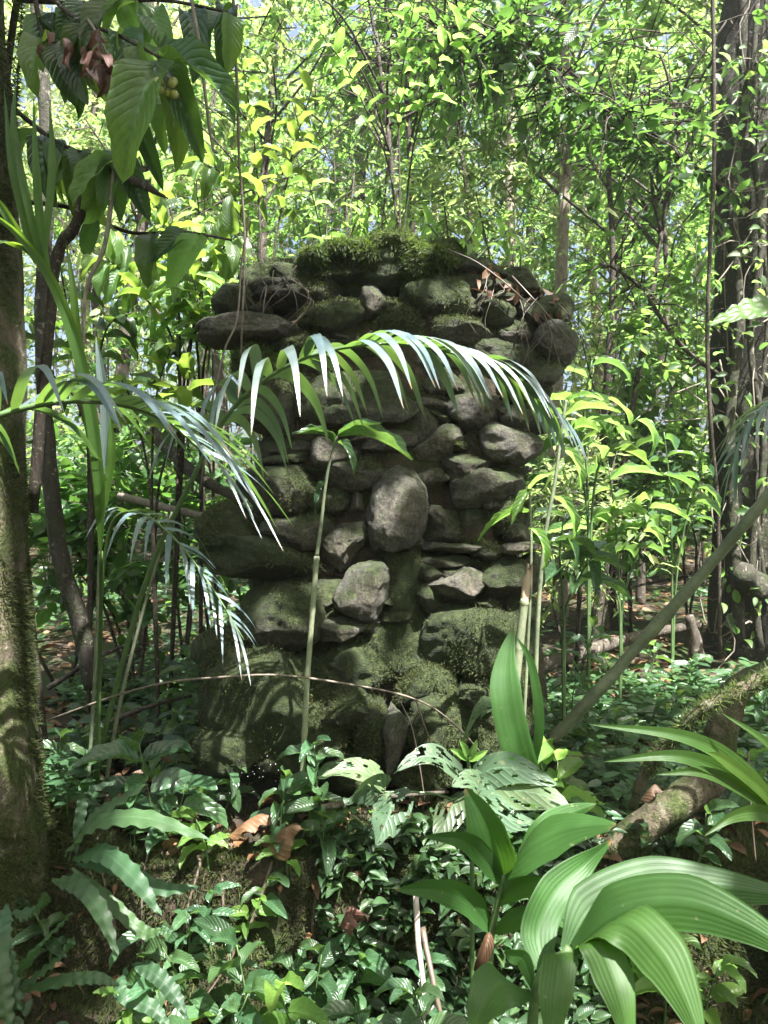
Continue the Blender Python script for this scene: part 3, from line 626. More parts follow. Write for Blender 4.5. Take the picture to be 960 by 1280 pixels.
# limb of the right tree arching over the clearing, with twigs and its own leaves
def limb_with_twigs(root, pts, rad, ntw, per, tl, Lr, mat, lmat, seed, down=.2):
    r = np.random.default_rng(seed); b = MB(); C = catmull(pts, 60); b.tube(pts, rad, n=36, sides=7, rough=.4, seed=seed); b.build('limb', mat, root)
    idx = r.integers(6, 60, ntw); cen = C[idx]; T = nrm(np.gradient(C, axis=0))[idx]
    dr = nrm(T * .4 + r.normal(size=(ntw, 3)) * A(1, .8, .8) + A(0, 0, -down)); b = MB()
    for k in range(ntw): b.tube([cen[k], cen[k] + dr[k] * tl * .5 + A(0, 0, .03), cen[k] + dr[k] * tl + r.normal(size=3) * .05], [.007, .002], n=6, sides=4, caps=False)
    b.build('twig', mat, root)
    p, ax, nor, L, W = crown_leaves(cen, dr, r, per, tl, Lr); b = MB(); b.cloud(p, ax, nor, L, W, 'droop'); o = b.build('foliage', lmat, root); o['kind'] = 'stuff'
limb_with_twigs(TR, PP([(905,240,5.3),(840,190,5.0),(790,155,4.8),(720,115,4.6),(670,68,4.5),(620,45,4.4),(560,50,4.3)]), [.03, .02, .009], 170, 12, .6, (.05, .11), 'twig_dark', 'leaf_deep', 5)  # deeper green leaves put this limb's shade into the colour
limb_with_twigs(TR, PP([(900,470,5.2),(850,430,5.0),(800,360,4.9),(760,330,4.8)]), [.018, .008], 30, 8, .4, (.05, .09), 'twig_dark', 'leaf_forest', 6)

def B(px, d, dz=0.0):
    x = (px - CX) / FPX * d; return A(x, d, float(G(x, d)) + dz)
# understory trees behind the pillar: each with its own stem and crown
UND = [
 # label, px base, depth, px top, py top, radius, crown(px,py,d, rx,ry,rz), trunk mat, leaf mat, twigs
 ('slender pale-barked tree standing right behind the pillar', 700, 6.8, 705, -60, .060, (640, 60, 6.9, 1.5, 1.2, 1.0), 'bark_pale', 'leaf_forest', 130),
 ('thin dark leaning stem, leftmost of three above the pillar', 540, 6.0, 470, 40, .028, (455, 70, 6.0, .8, .8, .7), 'twig_dark', 'leaf_forest', 70),
 ('thin dark upright stem, middle one of three above the pillar', 545, 6.3, 500, -20, .030, (520, 30, 6.3, .9, .9, .6), 'twig_dark', 'leaf_forest', 70),
 ('thin dark stem leaning left, rightmost of three above the pillar', 610, 5.8, 545, 10, .024, (560, 60, 5.8, .9, .8, .6), 'twig_dark', 'leaf_bright', 60),
 ('young tree with drooping leaves behind the top left of the pillar', 340, 6.5, 350, 20, .045, (350, 130, 6.4, 1.3, 1.2, 1.2), 'bark_brown', 'leaf_forest', 150),
 ('leafy tree spreading above the large-leaved shrub at top left', 180, 5.6, 190, -60, .05, (200, 120, 5.6, 1.3, 1.0, 1.2), 'bark_brown', 'leaf_forest', 150),
 ('bright green sapling crown in the middle of the right background', 800, 7.8, 815, 160, .04, (800, 250, 7.8, 1.4, 1.2, 1.2), 'bark_brown', 'leaf_bright', 150),
 ('slim sapling with dense small leaves between pale tree and right trunk', 770, 6.2, 750, 90, .03, (760, 120, 6.2, 1.1, 1.0, 1.0), 'twig_dark', 'leaf_forest', 120),
 ('tall tree whose crown fills the upper right corner', 1010, 7.6, 960, -100, .09, (880, 40, 7.2, 1.6, 1.3, 1.3), 'bark_brown', 'leaf_forest', 170),
 ('sunlit tree far behind the pale-barked tree', 640, 10.5, 640, 20, .08, (620, 120, 10.5, 2.2, 1.6, 2.0), 'bark_pale', 'leaf_bright', 190),
 ('sunlit tree far behind the three thin stems', 470, 11.0, 450, 10, .08, (430, 130, 11.0, 2.2, 1.6, 2.2), 'bark_brown', 'leaf_bright', 190),
 ('far tree with yellow-green crown at the left behind the mossy trunk', 130, 9.5, 120, 60, .07, (120, 200, 9.5, 1.9, 1.5, 2.0), 'bark_brown', 'leaf_forest', 170),
 ('far tree with bright crown left of the pillar top', 280, 10.0, 270, 80, .07, (270, 260, 10.0, 1.9, 1.5, 1.8), 'bark_brown', 'leaf_bright', 170),
 ('far tree with loose crown right of the slender pale tree', 770, 11.5, 780, 120, .07, (760, 260, 11.5, 2.1, 1.5, 2.2), 'bark_brown', 'leaf_forest', 180),
 ('far tree showing behind the vine-clad trunk at the right edge', 930, 10.5, 930, 100, .08, (910, 230, 10.5, 2.0, 1.5, 2.4), 'bark_brown', 'leaf_bright', 180),
 ('dark slanting stem with small crown just left of the vine-clad trunk', 735, 5.2, 850, 130, .02, (850, 150, 5.4, .8, .8, .7), 'twig_dark', 'leaf_forest', 60),
]
for k, (lab, pb, d, pt, yt, rad, cr, tm, lm, nt_) in enumerate(UND):
    base = B(pb, d); tp = P(pt, yt, d)
    far = d > 9
    lm = ['leaf_forest', 'leaf_pale', 'leaf_bright', 'leaf_deep', 'leaf_forest', 'leaf_pale'][k % 6]; wr_ = [.42, .3, .5, .36, .24, .46][(k * 5) % 6]; sc_ = [1, .75, 1.25, .9, .8, 1.1][(k * 7) % 6]
    tree('understory_tree', lab, base, tp, rad, (P(cr[0], cr[1], cr[2]), A(*cr[3:])), group='young trees behind the pillar', tmat=tm, lmat=lm, seed=20 + k, nlimb=12, ntwig=int(nt_ * (1.25 if not far else 1.9)), per=26, tl=.45 if not far else .6, wr=wr_, Lr=(.055 * sc_, .12 * sc_) if not far else (.08 * sc_, .15 * sc_), sides=8, ntr=20, rough=.2, gap=True, kindleaf='lite' if far else 'droop')

# shrubs of the understory: stem clump and foliage
def shrub(label, px, d, py_c, rx, rz, seed, lmat='leaf_forest', ntwig=60, per=12, Lr=(.07, .14), wr=.42, tl=.35, group='shrubs behind the pillar', nst=4):
    base = B(px, d); r = np.random.default_rng(seed); root = thing('shrub', label, 'shrub', base, group)
    cc = P(px, py_c, d); cr = A(rx, rx * .8, rz); v = nrm(r.normal(size=(ntwig, 3))) * (r.random(ntwig) ** .45)[:, None]; cen = cc + v * cr
    cen[:, 2] = np.maximum(cen[:, 2], base[2] + .12); dr = nrm(v + r.normal(size=v.shape) * .6 + A(0, 0, .2))
    b = MB()
    for k in range(nst):
        tg = cen[r.integers(ntwig)]; b.tube([base - A(0, 0, .05), base * .5 + tg * .5 + A(*r.normal(size=2) * .1, .1), tg], [.012, .005], n=8, sides=5)
    for k in range(0, ntwig, 3):
        b.tube([cen[k] - dr[k] * tl * .4, cen[k], cen[k] + dr[k] * tl], [.004, .0018], n=5, sides=3, caps=False)
    b.build('stem', 'twig_dark', root)
    p, ax, nor, L, W = crown_leaves(cen, dr, r, per, tl, Lr, wr); kp = ~in_gap(p); b = MB(); b.cloud(p[kp], ax[kp], nor[kp], L[kp], W[kp], 'droop'); o = b.build('foliage', lmat, root); o['kind'] = 'stuff'
SHR = [
 ('leafy shrub directly behind the left shoulder of the pillar', 270, 4.7, 330, .55, .5, 'leaf_forest', 70), ('shrub with yellow-green leaves low behind the left of the pillar', 230, 5.2, 520, .7, .5, 'leaf_forest', 80),
 ('bushy green shrub rising behind the pillar top', 420, 5.0, 235, .6, .35, 'leaf_bright', 80), ('bright shrub peeping over the pillar top right', 600, 4.9, 265, .5, .3, 'leaf_bright', 60),
 ('shrub right of the pillar shoulder in dappled light', 745, 5.4, 430, .55, .6, 'leaf_forest', 70), ('low shrub behind the ginger stems right of the pillar', 790, 6.0, 610, .8, .5, 'leaf_forest', 90),
 ('dense low shrub in front of the vine-clad trunk', 860, 6.4, 540, .6, .6, 'leaf_forest', 80), ('thin shrub close to the right side of the pillar', 720, 4.6, 640, .35, .5, 'leaf_dark', 50),
 ('shadowed shrub beside the mossy trunk', 80, 4.6, 560, .6, .6, 'leaf_dark', 70), ('dark shrub low behind the palm stems', 170, 4.4, 660, .5, .4, 'leaf_dark', 60),
 ('shrub filling the gap behind the left palm fronds', 110, 6.6, 420, .9, .8, 'leaf_forest', 90), ('sunlit shrub far behind the right of the pillar', 770, 8.5, 500, 1.2, .9, 'leaf_bright', 100),
 ('sunlit shrub in the far middle above the pillar', 530, 8.8, 330, 1.3, .9, 'leaf_bright', 100), ('shrub far behind the left shoulder of the pillar', 330, 8.2, 400, 1.2, 1.0, 'leaf_forest', 100),
 ('shrub far right under the tall corner tree', 880, 8.8, 420, 1.1, 1.2, 'leaf_forest', 100), ('shrub in the far left distance between trunk and palm', 60, 8.0, 300, 1.0, 1.2, 'leaf_forest', 100),
 ('shrub in the far right distance low by the litter slope', 800, 9.5, 640, 1.4, .5, 'leaf_forest', 100),
]
for k, (lab, px, d, py, rx, rz, lm, ntw) in enumerate(SHR):
    lm = ['leaf_forest', 'leaf_deep', 'leaf_bright', 'leaf_pale'][k % 4]; sc_ = [1, 1.25, .8, .9, 1.1][k % 5]
    shrub(lab, px, d, py, rx, rz, 300 + k, lm, ntwig=int(ntw * 1.5), Lr=(.055 * sc_, .115 * sc_) if d < 7 else (.08 * sc_, .15 * sc_), per=17, wr=[.42, .3, .5, .36, .24][(k * 3) % 5])

# the wood far behind, read as one mass (all round the clearing)
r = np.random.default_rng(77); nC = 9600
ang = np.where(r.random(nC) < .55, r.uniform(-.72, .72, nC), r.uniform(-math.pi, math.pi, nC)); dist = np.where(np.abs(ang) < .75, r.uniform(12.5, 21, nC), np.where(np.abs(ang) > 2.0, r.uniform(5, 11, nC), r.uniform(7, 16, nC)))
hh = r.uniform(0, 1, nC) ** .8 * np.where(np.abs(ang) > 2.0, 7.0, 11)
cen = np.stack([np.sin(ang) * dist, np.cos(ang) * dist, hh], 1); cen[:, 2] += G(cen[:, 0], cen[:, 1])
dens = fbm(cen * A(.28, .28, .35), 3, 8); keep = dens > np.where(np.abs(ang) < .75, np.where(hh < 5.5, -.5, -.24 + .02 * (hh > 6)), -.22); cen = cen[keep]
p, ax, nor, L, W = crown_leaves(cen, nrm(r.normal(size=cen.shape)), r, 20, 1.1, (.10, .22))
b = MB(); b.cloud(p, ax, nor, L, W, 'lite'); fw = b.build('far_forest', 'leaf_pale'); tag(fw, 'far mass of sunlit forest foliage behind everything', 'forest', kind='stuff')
FT = [(430, 13), (560, 14.5), (660, 13.5), (250, 13), (330, 15), (740, 14), (840, 13.2), (120, 14), (900, 15), (510, 16), (395, 17), (610, 17.5)]
for k, (px, d) in enumerate(FT):
    b = MB(); base = B(px, d); rr2 = np.random.default_rng(900 + k); tp = base + A(rr2.normal() * .5, 0, 10)
    b.tube([base - A(0, 0, .2), base + A(rr2.normal() * .15, 0, 3.5), tp], [.13, .09, .05], n=12, sides=7, rough=.2, seed=k)
    o = b.build('far_tree', 'bark_pale' if k % 2 else 'bark_brown', base=base)
    tag(o, ['slim bare trunk in the far wood, seen above %s', 'far pale trunk showing through leaves %s'][k % 2] % ['the pillar top', 'right of the three thin stems', 'the pillar right shoulder', 'left of the pillar', 'the left shoulder of the pillar', 'beside the slender pale tree', 'before the vine-clad trunk', 'behind the large-leaved shrub', 'next to the vine-clad trunk', 'between the thin stems', 'left of the three thin stems', 'left of the slender pale tree'][k], 'tree', 'far trunks')

# ------------------------------------------------------------------ climbing stems, vines, poles
def vine(name, label, cat, pts, rad, mat, n=30, sides=7, rough=.3, seed=1, group=None):
    w = PP(pts); b = MB(); b.tube(w, rad, n=n, sides=sides, rough=rough, seed=seed); o = b.build(name, mat, base=w[0]); return tag(o, label, cat, group)
vine('liana', 'stout climbing stem running up the front of the right trunk', 'liana', [(925,800,5.05),(916,640,5.08),(912,520,5.08),(925,400,5.08),(915,250,5.1),(930,120,5.1),(925,-80,5.1)], [.04, .034, .03], 'bark_dark', 40, 9, seed=3)
vine('liana', 'dark thin vertical liana just left of the right trunk', 'liana', [(900,820,5.0),(897,640,4.9),(889,540,4.8),(884,420,4.8),(888,300,4.8),(893,180,4.8),(890,-80,4.8)], [.014, .012], 'twig_dark', 40, 6, seed=4)
vine('liana', 'grey liana twisting across the bark at the right border', 'liana', [(950,810,5.0),(940,700,5.02),(955,560,5.04),(938,430,5.04),(952,300,5.04),(940,150,5.04),(950,-60,5.04)], [.026, .018], 'bark_dark', 40, 8, seed=5)
b = MB(); w = PP([(948,735,5.0),(935,725,4.95),(930,715,4.85)]); b.tube(w, [.10, .085, .07], n=10, sides=12, rough=.4, seed=2); b.build('branch_stub', 'bark_dark', TR)
vine('hanging_vine', 'thin straight vine hanging beside the berries at top left', 'vine', [(290,-40,2.35),(297,120,2.35),(299,200,2.35),(306,300,2.4),(302,420,2.5),(300,520,2.7)], [.0055, .004, .003], 'liana', 30, 5, seed=6)
vine('hanging_vine', 'pale forked vine in front of the large dark leaf at top left', 'vine', [(236,-20,2.2),(250,60,2.2),(258,130,2.2),(266,185,2.2),(272,190,2.2)], [.006, .0035], 'twig_grey', 22, 5, seed=7)
vine('hanging_vine', 'grey stem hanging from the dead leaf bunch down to the palm', 'vine', [(140,60,2.35),(146,160,2.35),(140,240,2.38),(130,310,2.4),(108,360,2.42),(104,430,2.45),(100,520,2.6)], [.008, .007, .005], 'twig_grey', 30, 6, seed=8)
vine('hanging_vine', 'thin twig trailing down the left side of the pillar', 'vine', [(312,270,2.75),(302,330,2.75),(296,400,2.72),(280,440,2.72),(262,520,2.8),(250,620,3.0)], [.004, .003], 'twig_grey', 24, 5, seed=9)
vine('crooked_branch', 'crooked dark branch bent like an elbow at upper left', 'branch', [(40,640,2.62),(60,430,2.55),(72,320,2.5),(95,280,2.45),(112,225,2.42),(130,213,2.4),(165,225,2.38),(190,238,2.36),(206,246,2.34)], [.022, .017, .018, .018, .014, .012, .005], 'twig_dark', 44, 8, .5, 10)
vine('leaning_trunk', 'slim dark trunk leaning left behind the palm stems', 'tree', [(118,860,3.3),(100,780,3.3),(75,690,3.3),(60,560,3.32),(52,380,3.35),(60,200,3.4),(40,-60,3.5)], [.042, .036, .03, .026], 'bark_dark', 40, 10, .3, 11)
vine('fallen_branch', 'fallen branch lying against the left side of the pillar', 'branch', [(190,540,4.0),(240,590,3.7),(300,625,3.35)], [.035, .03, .02], 'bark_brown', 24, 8, .3, 12)
vine('fallen_branch', 'thin grey fallen branch on the litter left of the pillar', 'branch', [(150,620,3.9),(230,640,3.6),(300,655,3.3)], [.022, .016], 'twig_grey', 20, 7, .3, 13)
vine('fallen_log', 'thin log lying on the leaf litter right of the pillar', 'log', [(670,835,4.4),(740,812,4.7),(800,795,5.0),(875,780,5.2)], [.045, .04, .03], 'bark_brown', 24, 10, .25, 14)
vine('broken_stump', 'small broken stump standing on the litter near the right trunk', 'stump', [(872,825,5.0),(868,800,5.0),(862,770,4.98)], [.055, .045, .03], 'bark_brown', 10, 9, .5, 15)
vine('vine_tendril', 'dark wire-like vine stretched across the foot of the pillar', 'vine', [(60,900,2.75),(150,868,2.6),(210,853,2.52),(270,847,2.48),(350,844,2.46),(440,856,2.5),(500,868,2.5),(540,884,2.52),(575,912,2.55),(600,940,2.6)], [.0038, .0034, .0028], 'liana', 50, 6, .3, 16)
vine('diagonal_pole', 'greenish bare pole slanting up to the right border', 'pole', [(690,925,3.05),(740,872,2.98),(800,805,2.9),(880,715,2.75),(960,620,2.6),(1060,505,2.45)], [.024, .026, .021, .023, .019, .021, .018], 'cane_green', 60, 10, .35, 17)
mb_ = vine('mossy_root', 'thick curved root with sunlit broken end at lower right', 'root', [(760,1075,2.55),(815,1025,2.5),(850,1000,2.5),(890,970,2.5),(905,900,2.5),(930,855,2.5),(1010,825,2.5)], [.06, .055, .05, .045, .04], 'bark_moss', 44, 12, .4, 18)
vine('mossy_branch', 'thin mossy branch arching over the thick root at right', 'branch', [(790,1010,2.35),(808,965,2.3),(840,925,2.25),(880,885,2.2),(930,860,2.2),(1010,815,2.2)], [.014, .018, .018, .02], 'bark_moss', 40, 8, .6, 19)
b = MB(); C = catmull(PP([(790,1010,2.35),(808,965,2.3),(840,925,2.25),(880,885,2.2),(930,860,2.2),(1010,815,2.2)]), 300); r = np.random.default_rng(5)
i_ = r.integers(60, 300, 2600); dv = nrm(r.normal(size=(2600, 3))); b.cloud(C[i_] + dv * .018, nrm(dv + A(0, 0, .2) + r.normal(size=dv.shape) * .3), r.normal(size=dv.shape), r.uniform(.008, .028, 2600), .004, 'moss')
o = b.build('moss', 'leaf_moss_bright', base=C[60]); tag(o, 'bright fringe of moss on the thin arching branch at right', 'moss', kind='stuff')
for k, (pts, lab) in enumerate([([(520,1120,2.1),(523,1180,2.05),(530,1240,2.0),(528,1300,1.95)], 'white sunlit stick standing upright under the eaten leaves'), ([(528,1160,2.1),(540,1220,2.02),(552,1270,1.98),(570,1310,1.95)], 'darker stick leaning right behind the white stick'), ([(545,1255,2.0),(520,1280,1.97),(500,1310,1.95)], 'short white stick leaning left at the bottom'),
                                ([(935,940,2.3),(938,1000,2.28),(945,1080,2.25)], 'thin upright twig behind the lit blades at right')]):
    vine('dry_stick', lab, 'stick', pts, [.009, .007, .005] if k < 2 else [.004, .002], 'stick_white' if k in (0, 2) else 'root_fine', 16, 7, .3, 30 + k, 'dry sticks on the bank')
for k, (a_, b_, d, lab) in enumerate([((655,980),(850,955),3.2,'long fallen twig on the litter behind the eaten leaves'), ((700,940),(780,962),3.3,'short twig lying right of the diagonal pole foot'), ((640,1010),(720,960),2.9,'brown twig leaning at the right foot of the pillar'), ((400,1010),(560,990),2.5,'pale twig lying along the pillar foot'), ((60,860),(170,800),3.4,'crossed thin twig between the palm stems'), ((130,905),(240,870),3.2,'fallen twig left of the pillar foot'), ((860,720),(700,760),6.0,'dead branch on the bright litter slope')]):
    vine('fallen_twig', lab, 'twig', [(*a_, d), ((a_[0] + b_[0]) / 2, (a_[1] + b_[1]) / 2 - 4, d), (*b_, d + .1)], [.012, .006], 'bark_brown', 12, 6, .3, 50 + k, 'twigs on the ground')

# ------------------------------------------------------------------ canes
def cane(root, pts, rad, nodes, mat='cane', name='cane', n=60):
    w = PP(pts); C = catmull(w, n); t = np.linspace(0, 1, n); rr = np.interp(t, np.linspace(0, 1, len(rad)), rad)
    for v in nodes: rr = rr * (1 + .28 * np.exp(-((t - v) / .008) ** 2))
    b = MB(); b.tube(list(C), list(rr), n=n, sides=10); return b.build(name, mat, root)
base = P(378, 990, 2.6); cn = thing('bamboo_cane', 'upright jointed pale cane in front of the pillar', 'cane', base)
cane(cn, [(376,1000,2.6),(380,930,2.58),(384,850,2.55),(391,760,2.52),(396,695,2.5)], [.0100, .0092, .0085], [.06, .30, .52, .74, .98])
cane(cn, [(396,695,2.5),(402,650,2.49),(408,600,2.48),(414,570,2.47),(422,546,2.45)], [.0065, .005, .0035], [.5, .75], 'cane_green', 'shoot')
for (px, py, ex, ey, W_, v) in [(422,546,505,568,.052,1), (420,550,372,552,.045,0), (418,556,385,540,.03,4), (424,545,470,540,.03,0), (421,552,440,585,.03,2), (408,600,395,640,.02,2)]:
    p0, p1 = P(px, py, 2.45), P(ex, ey, 2.38); leaf_obj(cn, p0, p1 - p0 + A(0, 0, .03), A(0, -.35, 1), np.linalg.norm(p1 - p0) * 1.15, W_, 'lance', 'leaf_herb', v)
base = P(642, 930, 2.5); cn2 = thing('broken_cane', 'broken jointed cane with a jagged top right of the pillar', 'cane', base)
cane(cn2, [(636,955,2.5),(642,880,2.5),(650,800,2.49),(656,748,2.48)], [.0150, .0145, .0135], [.28, .62, .97])
b = MB(); C = PP([(656,748,2.48),(659,725,2.48),(662,708,2.475)]); b.tube(C, [.0135, .0145, .010], n=8, sides=10, caps=False)
V = b.V[0]; sel = V[:, 2] > C[1][2] + .02; V[sel, 2] += (V[sel, 0] - C[2][0]) * 1.4 + r.normal(size=sel.sum()) * .008; b.build('splintered_top', 'cane_dry', cn2)
cane(cn2, [(668,900,2.48),(672,780,2.47),(680,680,2.46),(694,600,2.45),(703,530,2.44),(708,500,2.44)], [.008, .006, .004], [.3, .55, .8], 'cane_green', 'shoot')
cane(cn2, [(655,900,2.5),(662,760,2.49),(664,680,2.48),(662,610,2.47)], [.006, .005, .003], [.4, .7], 'cane_green', 'shoot')
for (px, py, ex, ey, W_, v) in [(662,612,640,648,.035,1), (662,612,690,590,.03,0), (662,640,600,655,.012,2), (705,520,770,505,.04,1), (700,560,735,600,.03,2), (690,620,730,660,.03,3), (663,660,690,700,.035,3)]:
    p0, p1 = P(px, py, 2.46), P(ex, ey, 2.4); leaf_obj(cn2, p0, p1 - p0, A(.1, -.5, 1), np.linalg.norm(p1 - p0) * 1.1, W_, 'lance', 'leaf_bright', v)
b = MB(); b.blade(PP([(664,990,2.30),(648,940,2.27),(634,880,2.28),(632,830,2.32),(642,782,2.36)]), .095, side=A(1, -.15, .1), n=20, m=12, prof='strap', fold=.2, pleat=.0014, npl=5); b.build('strap_leaf', 'leaf_pleat', cn2)['label'] = 'long strap leaf glaring white in the sun'
b = MB(); b.blade(PP([(668,960,2.4),(674,900,2.4),(664,830,2.4),(645,795,2.40)]), .035, side=A(1, 0, 0), n=16, m=8, prof='lance', fold=.25); b.build('strap_leaf', 'leaf_pleat', cn2)

# ------------------------------------------------------------------ palms
def frond(root, rach, rad, t0, nl, L0, L1, W, near=1.0, seed=0, mat='leaf_palm_sky_tint', droop=1.0, fwd=(.25, 1.2), lift=.25, both=True, smat='stem_green', up0=A(0, 0, 1), farside=1.0):
    r = random.Random(seed); C = catmull(PP(rach), 120); T = nrm(np.gradient(C, axis=0)); b = MB(); b.tube(PP(rach), rad, n=48, sides=7)
    fr = b.build('frond', smat, root)
    for sgn in ((1, -1) if both else (near,)):
        for i in range(nl):
            if r.random() < (.06 if sgn > 0 else .06 + (1 - farside) * .6): continue
            t = t0 + (1 - t0) * (i + .5 * (sgn > 0) * .6 + r.uniform(-.3, .3)) / nl; t = min(t, 1.0); k = min(119, int(t * 119)); Bp, Tk = C[k], T[k]
            sv = nrm(np.cross(Tk, up0)) * sgn; q = (t - t0) / (1 - t0)
            f = fwd[0] + (fwd[1] - fwd[0]) * q; L = (L0 + (L1 - L0) * q) * (0.75 + .25 * min(1, q * 6)) * r.uniform(.92, 1.08)
            upv = np.cross(sv, Tk) * sgn; upv = upv if upv[2] > 0 else -upv
            dq = 1.5 - .7 * q; d0 = nrm(Tk * f + sv * 1.0 + upv * lift + A(*[r.gauss(0, .13) for _ in range(3)])); dn = A(0, 0, -1) * droop * dq
            p1 = Bp + d0 * L * .30; d1 = nrm(d0 + dn * .9); p2 = p1 + d1 * L * .34; d2 = nrm(d1 + dn * 1.1); p3 = p2 + d2 * L * .38
            b = MB(); b.blade([Bp, p1, p2, p3], W * r.uniform(.85, 1.1) * (1 - .35 * q), side=nrm(Tk * 1.0 - sv * .2), n=14, m=4, prof='leaflet', fold=.25, cup=-.2)
            b.build('leaflet', mat, fr)
    return fr
base = P(115, 1010, 2.75); pm = thing('understory_palm', 'understory palm whose frond, tinted blue as sky sheen, arches across the pillar', 'palm', base)
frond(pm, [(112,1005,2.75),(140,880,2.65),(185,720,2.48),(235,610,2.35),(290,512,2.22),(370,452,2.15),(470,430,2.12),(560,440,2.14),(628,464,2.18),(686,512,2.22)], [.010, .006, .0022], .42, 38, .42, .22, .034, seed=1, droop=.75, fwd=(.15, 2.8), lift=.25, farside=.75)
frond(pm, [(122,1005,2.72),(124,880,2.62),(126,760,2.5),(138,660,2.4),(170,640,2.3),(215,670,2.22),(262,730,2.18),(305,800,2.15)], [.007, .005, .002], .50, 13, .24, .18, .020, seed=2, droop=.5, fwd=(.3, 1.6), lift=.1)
for pts in ([(128,1005,2.76),(150,880,2.74),(180,760,2.7),(215,640,2.6)], [(108,1005,2.78),(118,860,2.78),(124,700,2.74),(126,560,2.66)]):
    b = MB(); b.tube(PP(pts), [.008, .006, .004], n=24, sides=7); b.build('petiole', 'cane_green', pm)
base = A(-1.55, 1.75, float(G(-1.55, 1.75))); pm2 = thing('understory_palm', 'palm frond with leaflets tinted pale blue as sky sheen reaching in from the left edge', 'palm', base)
b0 = base.copy()
def px_of(p): return (p[0] / p[1] * FPX + CX, CY - (p[2] - CAMZ) / p[1] * FPX, p[1])
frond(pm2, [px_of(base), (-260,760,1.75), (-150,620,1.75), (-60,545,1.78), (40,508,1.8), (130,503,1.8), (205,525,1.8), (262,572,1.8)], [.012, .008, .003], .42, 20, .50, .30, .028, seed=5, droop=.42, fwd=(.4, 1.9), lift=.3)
# strap-leaved plant and the folded new leaf at left
base = P(126, 760, 2.5); st = thing('strap_leaf_plant', 'bright green strap-leaved plant with a sheaf of blades at the left trunk', 'plant', B(118, 2.8))
b = MB(); b.tube(PP([(118,1005,2.8),(124,860,2.6),(126,760,2.4),(126,690,2.22)]), [.008, .007, .006], n=20, sides=8); b.build('stem', 'stem_green', st)
for pts, W_ in [([(126,700,2.2),(124,600,2.15),(106,470,2.1),(70,360,2.05),(20,290,2.0),(-40,250,1.95)], .055), ([(126,690,2.2),(118,560,2.14),(100,450,2.1),(92,360,2.06),(82,300,2.05)], .05), ([(60,350,2.05),(52,290,2.04),(46,210,2.03),(42,120,2.03)], .035), ([(50,340,2.05),(62,260,2.05),(66,190,2.05),(62,130,2.05)], .032), ([(45,330,2.05),(30,270,2.02),(15,200,2.0),(5,110,2.0)], .035),
                ([(40,320,2.05),(10,270,2.0),(-20,230,1.98)], .035), ([(55,335,2.05),(32,240,2.0),(18,160,2.02),(20,100,2.05)], .03), ([(35,310,2.04),(0,300,2.0),(-40,310,1.95)], .03), ([(126,600,2.2),(132,520,2.18),(126,460,2.16),(120,420,2.15)], .04), ([(128,640,2.2),(140,570,2.18),(138,520,2.17)], .035)]:
    b = MB(); b.blade(PP(pts), W_ * .72, side=A(1, .3, 0), n=22, m=6, prof='lance' if W_ > .045 else 'strap', fold=.45, twist=.4); b.build('blade', 'leaf_strap' if W_ != .04 else 'leaf_palm_sky_tint', st)
# broad pleated palm at lower right
base = A(.28, 1.3, float(G(.28, 1.3))); bp = thing('broad_leaved_palm', 'big glossy green palm with wide pleated leaflets at bottom right', 'palm', base)
b = MB(); b.tube([base, base * .5 + P(650, 1290, 1.32) * .5, P(668, 1250, 1.3), P(712, 1185, 1.28)], [.014, .010, .007], n=20, sides=8); b.build('petiole', 'stem_green', bp)
for pts, W_, sd_ in [([(708,1190,1.29),(745,1138,1.33),(815,1108,1.36),(900,1108,1.36),(1010,1125,1.34)], .10, A(.3, .5, .9)), ([(716,1186,1.28),(770,1140,1.24),(850,1128,1.2),(930,1155,1.16),(1010,1205,1.12)], .085, A(.2, .3, 1)), ([(722,1182,1.28),(775,1150,1.22),(822,1188,1.16),(852,1240,1.12),(880,1310,1.08)], .082, A(1, -.1, .75)),
                     ([(724,1184,1.28),(746,1178,1.23),(765,1215,1.19),(778,1260,1.16),(790,1320,1.14)], .064, A(1, -.1, .15)), ([(716,1190,1.28),(702,1195,1.24),(696,1235,1.2),(692,1275,1.18),(690,1330,1.16)], .056, A(1, 0, 0)), ([(668,1245,1.3),(630,1228,1.26),(606,1255,1.22),(590,1300,1.2)], .075, A(.8, 0, -.6)), ([(668,1240,1.3),(655,1200,1.32),(640,1195,1.32),(630,1190,1.34)], .03, A(.3, 0, .9)),
                     ([(690,1235,1.36),(672,1170,1.42),(690,1120,1.46),(730,1080,1.5),(765,1050,1.52)], .07, A(1, .3, .2))]:
    b = MB(); b.blade(PP(pts), W_, side=sd_, n=30, m=24, prof='broad', fold=.22, pleat=.0007, npl=9); b.build('leaflet', 'leaf_pleat', bp)
